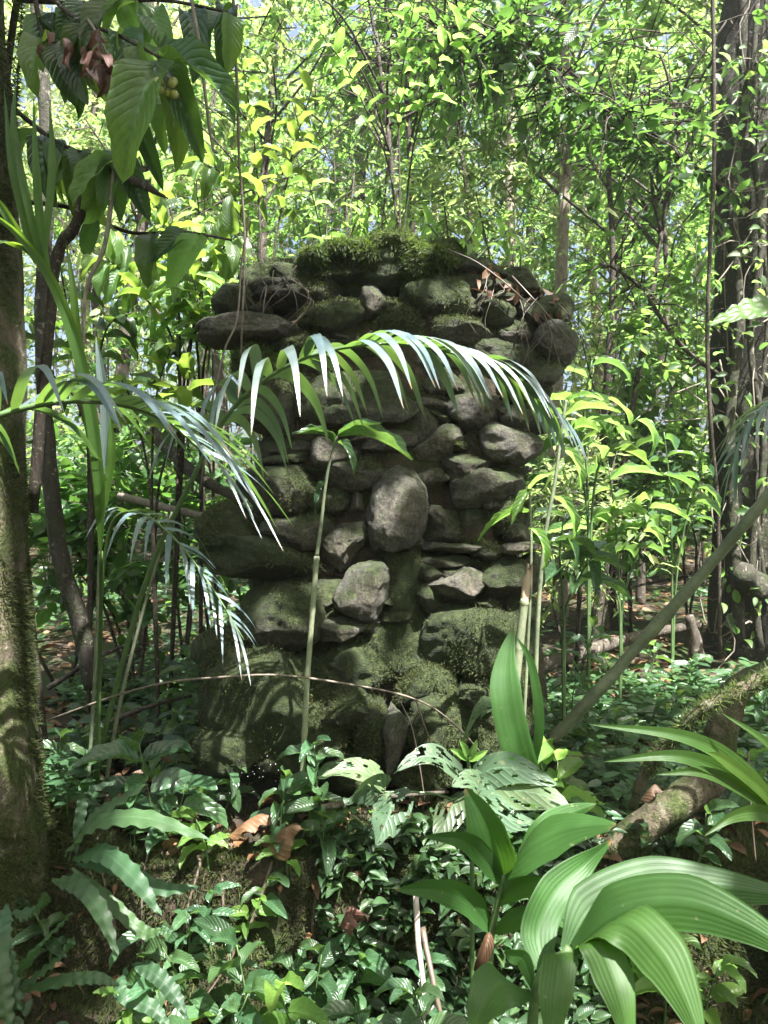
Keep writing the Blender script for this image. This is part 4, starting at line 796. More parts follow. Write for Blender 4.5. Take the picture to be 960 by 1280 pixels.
# young palm with split pleated leaf
base = B(612, 1.75); yp = thing('young_palm', 'young palm with a split pleated leaf below the eaten leaves', 'palm', base)
b = MB(); b.tube([base, P(612, 1200, 1.72), P(620, 1140, 1.7), P(630, 1092, 1.68)], [.011, .008, .005], n=16, sides=7); b.build('stem', 'stem_green', yp)
for pts, W_, sd_ in [([(630,1095,1.68),(618,1060,1.66),(602,1020,1.66),(582,985,1.68)], .115, A(.9, -.3, .4)), ([(630,1095,1.68),(660,1058,1.64),(705,1035,1.6),(770,1030,1.54)], .125, A(.4, .5, .8)), ([(628,1105,1.69),(606,1075,1.66),(578,1050,1.62),(530,1045,1.58)], .06, A(.5, .3, .8)), ([(614,1165,1.72),(585,1128,1.68),(545,1112,1.63),(495,1112,1.58)], .075, A(.3, .4, .9)),
                     ([(616,1165,1.72),(645,1148,1.68),(680,1150,1.64),(718,1168,1.6)], .06, A(0, .5, .9)), ([(622,1130,1.7),(648,1110,1.66),(690,1112,1.6),(740,1130,1.56)], .055, A(0, .5, .9)), ([(624,1120,1.7),(672,1052,1.72),(706,1022,1.76),(745,1005,1.8)], .085, A(.4, .4, .8))]:
    b = MB(); b.blade(PP(pts), W_ * .8, side=sd_, n=22, m=20, prof='broad', fold=.3, pleat=.0007, npl=8); b.build('leaf', 'leaf_pleat', yp)
p0 = P(612, 1165, 1.66); leaf_obj(yp, p0, P(600, 1205, 1.63) - p0, A(0, -1, .3), .09, .03, 'lance', 'leaf_dead', 3, 'withered_leaf', 'withered brown leaf hanging at the stem')
# lit narrow blades and frond entering from the right
base = A(1.25, 1.95, float(G(1.25, 1.95))); rp = thing('narrow_leaved_palm', 'palm with long narrow sunlit leaflets entering at lower right', 'palm', base)
b = MB(); b.tube([base, P(1060, 1090, 1.95), P(985, 1030, 1.92)], [.012, .007], n=12, sides=7); b.build('petiole', 'stem_green', rp)
for pts, W_ in [([(985,1030,1.92),(930,965,1.9),(860,922,1.86),(735,905,1.8)], .048), ([(985,1030,1.92),(920,975,1.88),(850,945,1.82),(755,952,1.78)], .046), ([(985,1030,1.92),(935,990,1.88),(880,965,1.84),(820,968,1.8)], .04), ([(985,1030,1.92),(950,985,1.88),(905,950,1.84),(885,940,1.82)], .04), ([(985,1030,1.92),(950,1015,1.85),(915,1020,1.8),(880,1045,1.77)], .045), ([(985,1030,1.92),(990,980,1.9),(960,930,1.86),(900,890,1.84)], .03)]:
    b = MB(); b.blade(PP(pts), W_, side=A(.5, .2, .9), n=20, m=8, prof='lance', fold=.3); b.build('leaflet', 'leaf_strap', rp)
base = A(1.75, 2.3, float(G(1.75, 2.3))); rp2 = thing('understory_palm', 'dark palm frond cut by the right edge below the lobed leaf', 'palm', base)
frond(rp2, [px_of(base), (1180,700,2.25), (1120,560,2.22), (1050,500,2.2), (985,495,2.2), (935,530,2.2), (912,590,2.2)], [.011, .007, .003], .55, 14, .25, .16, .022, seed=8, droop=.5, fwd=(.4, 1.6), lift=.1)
lw = thing('lobed_leaf_plant', 'single bright lobed leaf poking in from the right edge', 'plant', A(1.25, 2.05, float(G(1.25, 2.05))))
b = MB(); b.tube([PBASE[lw], P(1070, 640, 2.05), P(1030, 450, 2.05), P(1000, 382, 2.05)], [.01, .005], n=16, sides=6); b.build('stem', 'stem_green', lw)
b = MB(); b.blade(PP([(1005,382,2.05),(960,384,2.03),(925,392,2.01),(884,406,1.99)]), .085, side=A(.1, .6, .8), n=26, m=8, prof='lance', fold=.15, wave=.006, nw=6); b.build('leaf', 'leaf_bright', lw)
b = MB(); b.blade(PP([(1005,400,2.05),(985,412,2.03),(962,430,2.02)]), .05, side=A(.1, .6, .8), n=14, m=6, prof='lance', fold=.15, wave=.006, nw=4); b.build('leaf', 'leaf_bright', lw)

# ------------------------------------------------------------------ insect-eaten leaves
base = B(590, 2.25); ea = thing('eaten_leaf_plant', 'plant with pale insect-eaten leaves full of holes at the pillar foot', 'plant', base)
b = MB(); b.tube([base, P(590, 1040, 2.15), P(588, 985, 2.1), P(585, 945, 2.08)], [.008, .005], n=14, sides=6); b.tube([P(590, 1010, 2.12), P(540, 992, 2.12), P(470, 990, 2.1)], [.004, .003], n=10, sides=5); b.build('stem', 'stem_green', ea)
for k, (pts, W_, sd_) in enumerate([([(580,975,2.1),(550,948,2.08),(520,948,2.05),(492,968,2.02)], .085, A(0, .8, .5)), ([(482,985,2.1),(455,965,2.08),(430,962,2.06),(395,972,2.04)], .09, A(0, .8, .5)), ([(478,988,2.1),(460,985,2.06),(440,995,2.03),(430,1008,2.01)], .10, A(.7, .3, .5)), ([(485,990,2.1),(488,1010,2.05),(480,1035,2.02),(468,1062,2.0)], .125, A(1, -.2, .3)),
      ([(588,985,2.1),(570,1000,2.02),(556,1030,1.97),(545,1065,1.94)], .115, A(1, 0, .4)), ([(590,975,2.1),(620,960,2.04),(660,965,1.98),(705,985,1.94)], .11, A(0, .8, .6)), ([(590,980,2.08),(630,985,2.0),(680,995,1.93),(725,1020,1.88)], .12, A(.1, .7, .6)), ([(588,985,2.08),(600,1000,2.0),(640,1025,1.92),(690,1035,1.87)], .10, A(.4, .5, .6)), ([(575,1000,2.1),(600,990,2.06),(585,975,2.02),(560,985,1.97)], .10, A(.2, .8, .5)), ([(570,950,2.55),(590,895,2.5),(610,880,2.46),(640,885,2.42)], .10, A(.2, .5, .7))]):
    b = MB(); b.blade(PP(pts), W_, side=sd_, n=34, m=22, prof='heart', fold=.15, holes=.13 + .05 * (k % 3), seed=k * 3 + 1, wave=.003, nw=2); b.build('leaf', 'leaf_eaten', ea)
for (px, py, ex, ey) in [(585,948,575,925), (585,948,598,922), (586,950,610,938), (584,950,562,935)]:
    p0, p1 = P(px, py, 2.07), P(ex, ey, 2.06); leaf_obj(ea, p0, p1 - p0, A(.2, -.9, .4), .06, .022, 'lance', 'leaf_bright', 0)

# ------------------------------------------------------------------ strap fern at lower left
def fern(label, base, blades, mat='leaf_fern'):
    rt = thing('strap_fern', label, 'fern', base, 'strap ferns at lower left')
    for k, (pts, W_, sd_) in enumerate(blades):
        b = MB(); b.blade(PP(pts), W_ * .72, side=sd_, n=36, m=6, prof='fern', fold=.15, wave=.0045, nw=9, seed=k); b.build('blade', mat, rt)
fb = P(85, 1075, 1.95); fern('strap fern with wavy-edged blades spreading over the mossy slope at left', fb, [
 ([(85,1075,1.95),(105,1030,1.92),(135,1008,1.9),(185,980,1.88)], .055, A(.3, .6, .7)), ([(80,1070,1.95),(115,1030,1.88),(180,1022,1.82),(265,1050,1.77)], .062, A(.1, .7, .6)), ([(90,1075,1.95),(125,1065,1.87),(165,1095,1.8),(202,1145,1.74)], .066, A(.6, .2, .7)), ([(65,1100,1.95),(95,1105,1.86),(125,1140,1.8),(148,1198,1.75)], .06, A(.7, .1, .6)),
 ([(95,1080,1.95),(150,1085,1.9),(200,1110,1.86),(250,1108,1.84)], .05, A(.1, .6, .7)), ([(90,1085,1.95),(140,1130,1.9),(180,1165,1.86),(205,1160,1.84)], .045, A(.4, .4, .7)), ([(95,1070,1.95),(100,1020,1.98),(110,990,2.0),(150,975,2.02)], .04, A(.5, .5, .5))])
fb = P(12, 1180, 1.6); fern('second strap fern with hanging blades in the bottom left corner', fb, [
 ([(8,1130,1.66),(0,1165,1.6),(8,1215,1.56),(26,1262,1.53)], .066, A(1, -.2, .1)), ([(15,1140,1.66),(40,1140,1.62),(52,1130,1.6),(55,1115,1.58)], .05, A(.6, .4, .4)), ([(12,1235,1.6),(40,1190,1.58),(65,1165,1.57),(90,1140,1.56)], .05, A(.7, .3, .6)), ([(15,1240,1.6),(50,1215,1.57),(80,1190,1.55),(92,1170,1.55)], .05, A(.6, .3, .6)), ([(20,1240,1.6),(80,1225,1.58),(120,1222,1.57),(150,1232,1.56)], .035, A(.1, .6, .7)), ([(-5,1130,1.66),(0,1200,1.55),(5,1250,1.52),(15,1300,1.5)], .05, A(1, 0, 0))])
fb = P(185, 1215, 1.9); fern('small strap fern drooping over the bank below the left fern', fb, [
 ([(165,1205,1.9),(190,1215,1.86),(215,1240,1.83),(235,1275,1.8)], .055, A(.6, .2, .6)), ([(160,1205,1.9),(150,1240,1.85),(190,1260,1.82),(215,1290,1.8)], .05, A(.6, .2, .5)), ([(170,1200,1.92),(185,1170,1.9),(200,1162,1.88),(215,1165,1.86)], .035, A(.2, .6, .5))])

# ------------------------------------------------------------------ large-leaved shrub with berries, top left
base = B(60, 2.9); ls = thing('large_leaved_shrub', 'shrub with big dark quilted leaves and a bunch of yellow berries at top left', 'shrub', base)
LSB = [[px_of(base), (30,700,2.85), (10,400,2.75), (5,150,2.6), (30,-40,2.5), (70,-90,2.4)], [(30,-40,2.5),(90,20,2.35),(150,45,2.25),(200,72,2.2)], [(25,0,2.55),(120,5,2.4),(200,0,2.3),(285,15,2.25)], [(10,130,2.6),(60,170,2.5),(100,190,2.45),(150,200,2.4)], [(40,-20,2.5),(60,50,2.4),(120,45,2.35)], [(8,250,2.65),(90,260,2.6),(160,290,2.55),(230,290,2.5),(290,300,2.5)]]
b = MB()
for k, pts in enumerate(LSB): b.tube(PP(pts), [.022, .014, .008] if k == 0 else [.009, .004], n=26, sides=7, rough=.3, seed=k)
b.build('branch', 'twig_dark', ls)
BL = [(200,78,150,200,.15,2.2,2), (200,72,290,135,.085,2.15,1), (150,40,165,110,.10,2.3,2), (195,60,210,90,.07,2.3,3), (235,15,245,85,.085,2.3,2), (205,80,240,170,.09,2.25,3), (200,75,225,185,.10,2.3,2), (160,130,190,210,.07,2.45,3), (240,90,290,150,.06,2.4,1), (185,20,205,65,.09,2.35,2), (120,10,108,60,.09,2.4,2), (75,20,55,75,.08,2.5,3), (110,30,80,110,.08,2.45,2), (285,15,255,60,.09,2.35,2), (285,10,280,80,.07,2.4,3), (150,45,135,120,.09,2.3,3), (95,60,100,130,.07,2.5,2), (60,170,55,240,.08,2.55,3), (100,190,95,260,.09,2.5,2), (150,200,180,270,.09,2.45,1), (120,195,150,260,.08,2.5,2), (210,120,200,180,.07,2.4,2)]
for k, (px, py, ex, ey, W_, d, v) in enumerate(BL):
    p0, p1 = P(px, py, d), P(ex, ey, d - .06); leaf_obj(ls, p0, p1 - p0 + A(0, -.02, .03), A(.2 * (-1) ** k, -.75, .75), np.linalg.norm(p1 - p0) * 1.12, W_, 'ovate', 'leaf_dark' if k % 3 else 'leaf_broad', v)
r = random.Random(4); bt = MB(); bt.tube(PP([(200,80,2.2),(205,95,2.17),(208,112,2.15)]), [.003, .002], n=6, sides=5); bt.build('berry_stalk', 'stem_green', ls)
for k in range(9):
    V = ICO4[:] * .0115 + P(207 + r.uniform(-13, 13), 110 + r.uniform(-10, 12), 2.14 + r.uniform(-.02, .02)); b = MB(); b.add(V, None, None, ICOF4); b.build('berry', 'berry', ls)
dc = thing('dead_leaf_bunch', 'hanging bunch of curled brown dead leaves at top left', 'dead leaves', P(130, 60, 2.2))
b = MB(); b.tube(PP([(100,10,2.35),(120,40,2.25),(140,80,2.18),(148,105,2.16)]), [.005, .003], n=10, sides=5); b.build('twig', 'twig_grey', dc)
for k in range(26):
    t = r.random(); px, py = (60 + 90 * t, 45 + 45 * t) if k % 2 else (118 + 32 * t, 40 + 70 * t); p0 = P(px + r.uniform(-12, 12), py + r.uniform(-12, 12), 2.18 + r.uniform(-.05, .05))
    leaf_obj(dc, p0, A(r.gauss(0, .5), r.gauss(0, .5), -.8), A(r.gauss(0, 1), -1, r.gauss(0, .5)), r.uniform(.04, .08), r.uniform(.02, .04), 'ovate', 'leaf_brown_dark', r.choice([2, 3, 5]))

# ------------------------------------------------------------------ broad-leaved shrubs at mid distance, every leaf its own
def leafy_plant(name, label, cat, base, stems, nl, Lr, wr, prof, mat, seed, group=None, t0=.35, droop=.3, smat='stem_green', rad=(.008, .003), spread=1.0, face=0.35):
    rt = thing(name, label, cat, base, group); r = random.Random(seed)
    for s_ in stems:
        b = MB(); b.tube(s_, list(rad), n=18, sides=6); b.build('stem', smat, rt); C = catmull(s_, 60); T = nrm(np.gradient(C, axis=0))
        for i in range(nl):
            t = t0 + (1 - t0) * (i + r.uniform(-.2, .2) + .5) / nl; k = int(np.clip(t * 59, 0, 59)); a = i * 2.4 + r.uniform(-.4, .4)
            hv = nrm(np.cross(T[k], A(math.cos(a), math.sin(a), .2))); ax = nrm(hv * spread + T[k] * .35 + A(0, 0, .15 - droop * r.uniform(.3, 1.4)))
            L = r.uniform(*Lr) * (1 - .25 * t); leaf_obj(rt, C[k], ax, nrm(A(r.gauss(0, .25), -face + r.gauss(0, .25), 1)), L, L * wr * r.uniform(.85, 1.15), prof, mat, r.randint(0, 5))
    return rt
def wp(pts): return PP(pts)
BSH = [
 ('broad-leaved shrub with hanging quilted leaves left of the pillar top', 210, 3.6, [[(225,470),(215,330),(190,240)], [(235,470),(260,340),(300,290)], [(225,480),(170,360),(130,320)], [(230,480),(250,400),(230,300)]], 20, (.16, .26), .40, 'leaf_broad'),
 ('broad-leaved shrub with bluish lit leaves left of the long slab', 200, 3.3, [[(190,640),(195,500),(215,430)], [(190,640),(170,520),(150,470)], [(195,640),(225,530),(240,470)]], 10, (.14, .24), .42, 'leaf_broad'),
 ('tall broad-leaved sapling glowing green behind the berry shrub', 250, 4.2, [[(255,500),(250,300),(240,150)], [(258,500),(280,300),(310,200)], [(250,480),(210,250),(170,170)]], 15, (.15, .25), .38, 'leaf_bright'),
 ('broad-leaved sapling with upright shoots behind the pillar middle', 410, 4.4, [[(410,420),(400,290),(385,225)], [(420,420),(440,290),(470,250)], [(430,420),(480,300),(520,265)]], 12, (.12, .2), .36, 'leaf_bright'),
 ('leafy seedling growing on the pillar top at right', 590, 3.2, [[(575,340),(585,300),(600,275)], [(580,340),(615,305),(640,290)], [(570,340),(550,300),(535,280)]], 9, (.09, .15), .40, 'leaf_bright'),
 ('broad-leaved shrub hanging in shade beside the mossy trunk', 110, 3.5, [[(110,560),(90,420),(75,330)], [(115,560),(130,420),(165,390)], [(112,560),(60,460),(40,400)]], 10, (.14, .22), .40, 'leaf_dark'),
 ('tall sapling with big translucent leaves hanging in at the top centre', 500, 4.0, [[(500,300),(500,120),(520,-10)], [(505,300),(540,100),(590,20)], [(498,300),(450,120),(400,40)]], 18, (.12, .2), .36, 'leaf_bright'),
 ('sapling with long hanging leaves between berry shrub and thin stems', 340, 3.9, [[(330,420),(320,200),(300,60)], [(335,420),(360,220),(390,110)], [(330,420),(290,240),(250,200)]], 18, (.14, .22), .36, 'leaf_broad'),
 ('broad-leaved bush lit green just left of the pillar cap', 250, 3.5, [[(250,520),(240,400),(210,340)], [(252,520),(262,420),(285,350)], [(250,520),(215,440),(170,420)]], 16, (.12, .2), .40, 'leaf_bright'),
]
for k, (lab, px, d, sts, nl, Lr, wr, mt) in enumerate(BSH):
    bs = B(px, d) if k != 4 else P(578, 342, 3.2); sl = [[bs] + [P(x, y, d + .12 * math.sin(k + x)) for x, y in s_] for s_ in sts]
    leafy_plant('broad_leaved_shrub' if k != 4 else 'seedling', lab, 'shrub' if k != 4 else 'plant', bs, sl, nl, Lr, wr, 'ovate', mt, 40 + k, 'broad-leaved plants behind the pillar', t0=.55 if k != 4 else .3, smat='twig_dark' if k != 4 else 'stem_green')
# ginger-like stems right of the pillar
GIN = [('ginger plant with long bright lance leaves at the right shoulder of the pillar', 735, 3.7, [[(735,640),(730,520),(740,450)], [(740,640),(760,560),(800,520)], [(735,650),(715,560),(700,500)]], 8),
       ('ginger plant with upright narrow leaves in front of the bright litter', 775, 4.2, [[(775,760),(770,660),(760,580)], [(778,760),(800,680),(815,620)], [(775,760),(745,690),(730,640)]], 9),
       ('ginger clump with darker leaves near the diagonal pole', 840, 4.6, [[(840,730),(838,620),(830,540)], [(845,730),(860,640),(880,590)]], 10),
       ('low ginger sprout close to the right side of the pillar', 705, 3.4, [[(705,780),(700,700),(705,640)], [(705,780),(725,720),(745,690)]], 7)]
for k, (lab, px, d, sts, nl) in enumerate(GIN):
    bs = B(px, d); sl = [[bs] + [P(x, y, d - .05 * j) for j, (x, y) in enumerate(s_)] for s_ in sts]
    leafy_plant('ginger_plant', lab, 'plant', bs, sl, nl, (.22, .36), .20, 'lance', 'leaf_forest' if k in (0, 1) else 'leaf_herb', 60 + k, 'ginger plants right of the pillar', t0=.5, droop=.5)

# ------------------------------------------------------------------ herbs
HERBS = [
 # label, px, py(base), depth(None: on ground), height m, leaf pairs, leaf length, mat, profile
 ('leafy creeper clasping the foot of the pale cane', 372, 2.55, .34, 7, .13, 'leaf_herb'), ('second leafy shoot on the left of the cane foot', 352, 2.5, .24, 5, .12, 'leaf_herb'), ('small shoot right of the cane foot', 402, 2.45, .2, 4, .11, 'leaf_dark'),
 ('herb with large pointed leaves between palm stems and pillar', 205, 2.55, .34, 5, .20, 'leaf_herb'), ('herb with one broad bright leaf left of the wet hollow', 235, 2.5, .20, 3, .15, 'leaf_herb'),
 ('herb with fresh upright leaves on the bank above the fern', 262, 2.4, .17, 4, .11, 'leaf_bright'), ('short herb at the edge of the bank under the curled leaf', 330, 2.4, .10, 3, .10, 'leaf_dark'),
 ('herb with dark oval leaves in the middle of the bank', 375, 2.3, .16, 4, .11, 'leaf_herb'), ('pair-leaved herb below the curled brown leaf', 385, 2.25, .14, 3, .10, 'leaf_herb'), ('herb leaning from the bank left of the white stick', 440, 2.3, .16, 4, .12, 'leaf_herb'),
 ('rosette of fresh leaves at the bottom edge left of centre', 300, 2.0, .26, 4, .12, 'leaf_herb'), ('herb with big light leaves at the bottom centre', 385, 1.95, .30, 5, .13, 'leaf_bright'), ('dark-leaved herb under the bank left of centre', 345, 2.1, .34, 5, .14, 'leaf_dark'),
 ('herb with hanging leaves below the middle of the bank', 250, 2.1, .36, 5, .13, 'leaf_dark'), ('broad-leaved seedling at the bottom left of centre', 215, 1.95, .3, 5, .15, 'leaf_herb'), ('tiny-leaved sprig beside the hanging fern', 190, 1.9, .34, 7, .06, 'leaf_bright'),
 ('seedling with pale leaves in the bottom gap', 430, 2.0, .2, 4, .12, 'leaf_herb'), ('heart-leaved herb standing in front of the pillar base', 470, 2.55, .13, 2, .13, 'leaf_herb'), ('little herb growing on the pillar foot at right', 585, 2.62, .22, 5, .10, 'leaf_dark'),
 ('herb on the terrace left of the eaten leaves', 430, 2.5, .12, 3, .10, 'leaf_herb'), ('herb behind the eaten leaves by the strap leaf', 610, 2.6, .2, 4, .12, 'leaf_herb'),
 ('bright herb at the foot of the broken cane', 690, 2.7, .26, 5, .15, 'leaf_bright'), ('herb with arching leaf over the dark log end', 720, 2.6, .28, 4, .17, 'leaf_bright'), ('herb right of the young palm', 770, 2.3, .24, 6, .12, 'leaf_bright'), ('herb on the bank under the thick root', 830, 2.2, .28, 6, .12, 'leaf_bright'), ('herb climbing beside the thick root', 860, 2.4, .22, 5, .12, 'leaf_herb'),
 ('herb in the shade behind the narrow-leaved palm', 910, 2.7, .24, 5, .13, 'leaf_herb'), ('herb by the right border above the broad palm', 945, 2.3, .3, 6, .12, 'leaf_herb'), ('fern-like herb in front of the right trunk foot', 900, 3.9, .3, 8, .10, 'leaf_herb'),
 ('low herb in shade under the diagonal pole', 760, 3.4, .22, 6, .10, 'leaf_herb'), ('low herb beside the foot of the diagonal pole', 715, 3.2, .24, 6, .11, 'leaf_herb'), ('low herb between pole and right trunk', 830, 3.7, .26, 6, .12, 'leaf_herb'), ('low herb at the right of the thin log', 870, 4.3, .26, 6, .12, 'leaf_herb'), ('low herb behind the thin log', 760, 4.4, .3, 6, .12, 'leaf_herb'), ('low herb left of the broken stump', 820, 4.6, .28, 6, .12, 'leaf_herb'),
 ('herb touching the right side of the pillar foot', 680, 3.1, .34, 6, .12, 'leaf_herb'), ('tall herb right of the pillar at mid height', 715, 3.6, .55, 9, .13, 'leaf_herb'), ('herb with blue-grey sheen near the right trunk', 940, 3.6, .36, 6, .17, 'leaf_dark'),
 ('herb under the slim leaning trunk', 110, 3.1, .26, 6, .12, 'leaf_herb'), ('herb left of the pillar foot in half shade', 240, 3.0, .3, 6, .13, 'leaf_herb'), ('herb between mossy trunk and palm stems', 75, 2.7, .24, 5, .13, 'leaf_herb'), ('herb behind the palm stems', 160, 3.3, .32, 7, .12, 'leaf_dark'), ('herb further back left of the pillar', 210, 3.6, .4, 7, .13, 'leaf_dark'), ('seedling in front of the left pillar bulge', 270, 2.7, .18, 4, .12, 'leaf_herb'), ('narrow herb beside the fallen branches', 225, 3.3, .5, 8, .12, 'leaf_herb'), ('low creeping herb at the mossy trunk foot', 60, 2.25, .2, 5, .09, 'leaf_dark'),
 ('herb at the bottom right corner under the palm', 930, 1.75, .26, 5, .12, 'leaf_dark'), ('herb left of the broad palm petiole', 560, 1.95, .3, 5, .12, 'leaf_dark'), ('seedling under the eaten leaves', 500, 2.15, .26, 5, .11, 'leaf_herb'),
 ('herb on the lip of the bank right of the curled leaf', 420, 2.42, .14, 4, .09, 'leaf_herb'), ('sprig on the mossy bank face below the curled leaf', 310, 2.36, .16, 4, .08, 'leaf_bright'), ('sprig on the bank face beside the pale stalk', 265, 2.34, .18, 5, .09, 'leaf_herb'), ('sprig on the bank face left of the exposed rootlets', 460, 2.36, .17, 5, .09, 'leaf_herb'), ('dark sprig low on the bank in the middle', 405, 2.2, .24, 5, .10, 'leaf_dark'), ('dark sprig low on the bank left of the middle', 290, 2.18, .26, 5, .10, 'leaf_dark'), ('pale sprig on the lip of the bank under the cane', 360, 2.43, .12, 3, .09, 'leaf_bright'), ('sprig on the bank between fern and pale stalk', 230, 2.3, .2, 5, .10, 'leaf_herb'), ('tiny seedling left of the white stick foot', 480, 1.95, .18, 4, .09, 'leaf_bright'), ('tiny seedling at the bottom edge right of the hanging fern', 255, 1.85, .2, 4, .10, 'leaf_herb'), ('tiny seedling in the gap below the bank centre', 345, 1.85, .16, 4, .09, 'leaf_herb'), ('herb behind the lip of the bank at right of the eaten leaves', 655, 2.45, .18, 5, .10, 'leaf_herb'), ('herb between young palm and thick root', 735, 2.35, .2, 5, .11, 'leaf_herb'), ('sprig under the narrow sunlit leaflets', 880, 2.2, .2, 5, .10, 'leaf_bright'), ('herb left of the pillar behind the wire-like vine', 200, 2.85, .22, 5, .12, 'leaf_herb'), ('herb beside the mossy foot of the pillar at left', 255, 2.62, .16, 4, .10, 'leaf_dark'),
]
for k, (lab, px, d, h, np_, L, mt) in enumerate(HERBS):
    r = random.Random(500 + k); bs = B(px, d); tp = bs + A(r.uniform(-.3, .3) * h, -.15 * h, h); rt = thing('herb', lab, 'herb', bs, 'small herbs on the forest floor')
    pts = [bs - A(0, 0, .02), bs * .55 + tp * .45 + A(r.gauss(0, .08) * h, 0, 0), tp]
    b = MB(); b.tube(pts, [.004, .0018], n=10, sides=5); b.build('stem', 'stem_green', rt); C = catmull(pts, 30); a0 = r.uniform(0, 6)
    for i in range(np_):
        t = .3 + .7 * (i + 1) / np_; p = C[int(min(29, t * 29))]; a = a0 + i * 1.57 + r.uniform(-.3, .3)
        for sg in (0, math.pi):
            if i == np_ - 1 and sg: ax = nrm(A(r.gauss(0, .5), -.6, .5))
            else: ax = nrm(A(math.cos(a + sg), math.sin(a + sg), r.uniform(-.25, .45)))
            l_ = L * r.uniform(.7, 1.15) * (1 - .3 * max(0, t - .7)); leaf_obj(rt, p + ax * .008, ax, nrm(A(r.gauss(0, .3), -.35 + r.gauss(0, .25), 1)), l_, l_ * r.uniform(.34, .48), 'ovate', mt, r.randint(0, 5))

# ------------------------------------------------------------------ ground cover, litter, moss on the bank
r = np.random.default_rng(31)
def scatter(n, x0, x1, y0, y1): return np.stack([r.uniform(x0, x1, n), r.uniform(y0, y1, n)], 1)
# creeping ground cover: tiny stems with leaf pairs
q = np.vstack([scatter(2300, -2.6, 2.6, 2.4, 4.6), scatter(2600, -5, 5, 4.0, 10)]); q = q[fbm(np.c_[q * 1.3, q[:, 0] * 0], 3, 21) > -.12]
q = q[~((np.abs(q[:, 0]) < .66) & (q[:, 1] > 2.72) & (q[:, 1] < 3.8))]
q = q[~((q[:, 0] > .9) & (q[:, 1] > 4.6) & (r.random(len(q)) < .8))]
z = G(q[:, 0], q[:, 1]); hgt = r.uniform(.03, .20, len(q)); bs = np.c_[q, z]; k = 7
pos = np.repeat(bs, k, 0); hh = np.repeat(hgt, k) * np.tile(np.linspace(.4, 1, k), len(q)); pos[:, 2] += hh; a = r.uniform(0, 6.283, len(pos))
ax = np.stack([np.cos(a), np.sin(a), r.uniform(-.2, .4, len(pos))], 1); L = r.uniform(.04, .11, len(pos)) * np.repeat(np.interp(q[:, 1], [2.4, 9], [.8, 1.6]), k)
b = MB(); b.cloud(pos, ax, nrm(A(0, -.2, 1) + r.normal(size=pos.shape) * .3), L, L * .45, 'leaf'); b.cloud(bs, nrm(A(0, 0, 1) + r.normal(size=bs.shape) * .15), r.normal(size=bs.shape), hgt, .004, 'moss')
tag(b.build('ground_cover', 'leaf_herb'), 'low green ground cover all over the forest floor', 'ground cover', kind='stuff')
# fallen leaves
q = np.vstack([scatter(3200, -2.6, 2.6, 1.4, 4.5), scatter(9000, -7, 7, 4, 13)]); z = G(q[:, 0], q[:, 1]) + r.uniform(.003, .02, len(q)); L = r.uniform(.05, .13, len(q)) * np.interp(q[:, 1], [2, 5], [.6, 1.1]); a = r.uniform(0, 6.283, len(q))
b = MB(); ax = np.stack([np.cos(a), np.sin(a), r.normal(size=len(q)) * .2], 1); nr_ = nrm(A(0, 0, 1) + r.normal(size=(len(q), 3)) * .35); wd = L * r.uniform(.35, .6, len(q)); nf = 3200
b.cloud(np.c_[q, z][:nf], ax[:nf], nr_[:nf], L[:nf], wd[:nf], 'curl'); b.cloud(np.c_[q, z][nf:], ax[nf:], nr_[nf:], L[nf:], wd[nf:], 'droop')
tag(b.build('leaf_litter', 'leaf_dead'), 'brown fallen leaves scattered over the forest floor', 'leaf litter', kind='stuff')
# moss on the bank and on the mound at the left trunk
q = np.vstack([scatter(42000, -1.9, 1.7, 2.15, 2.75), scatter(60000, -1.9, 1.7, 2.22, 2.5), scatter(16000, -1.7, -.75, 1.6, 2.7)]); q = q[fbm(np.c_[q * 3, q[:, 0] * 0], 3, 41) > -.22]; z = G(q[:, 0], q[:, 1])
e = .01; n_ = nrm(np.stack([-(G(q[:, 0] + e, q[:, 1]) - z) / e, -(G(q[:, 0], q[:, 1] + e) - z) / e, np.ones(len(q))], 1))
b = MB(); b.cloud(np.c_[q, z], nrm(n_ + r.normal(size=n_.shape) * .6), r.normal(size=n_.shape), r.uniform(.012, .035, len(q)), .006, 'moss')
tag(b.build('bank_moss', 'leaf_moss'), 'dark green moss covering the low bank in front', 'moss', kind='stuff')
# small-leaved creepers hiding the bank
q = np.vstack([scatter(1000, -1.2, 1.1, 2.1, 2.55), scatter(380, -1.2, 1.1, 1.5, 2.15)]); q = q[fbm(np.c_[q * 2.2, q[:, 0] * 0 + 4], 3, 61) > .08]; z = G(q[:, 0], q[:, 1]); hgt = r.uniform(.02, .12, len(q)); bs = np.c_[q, z]; k = 6
pos = np.repeat(bs, k, 0); pos[:, 2] += np.repeat(hgt, k) * np.tile(np.linspace(.3, 1, k), len(q)); pos[:, 1] -= np.repeat(hgt, k) * .4; a = r.uniform(0, 6.283, len(pos)); L = r.uniform(.025, .075, len(pos))
b = MB(); b.cloud(pos, np.stack([np.cos(a), np.sin(a) - .4, r.uniform(-.4, .4, len(pos))], 1), nrm(A(0, -.5, 1) + r.normal(size=pos.shape) * .3), L, L * .45, 'curl')
tag(b.build('creeper', 'leaf_dark'), 'small-leaved creepers growing over the face of the low bank', 'creeper', kind='stuff')
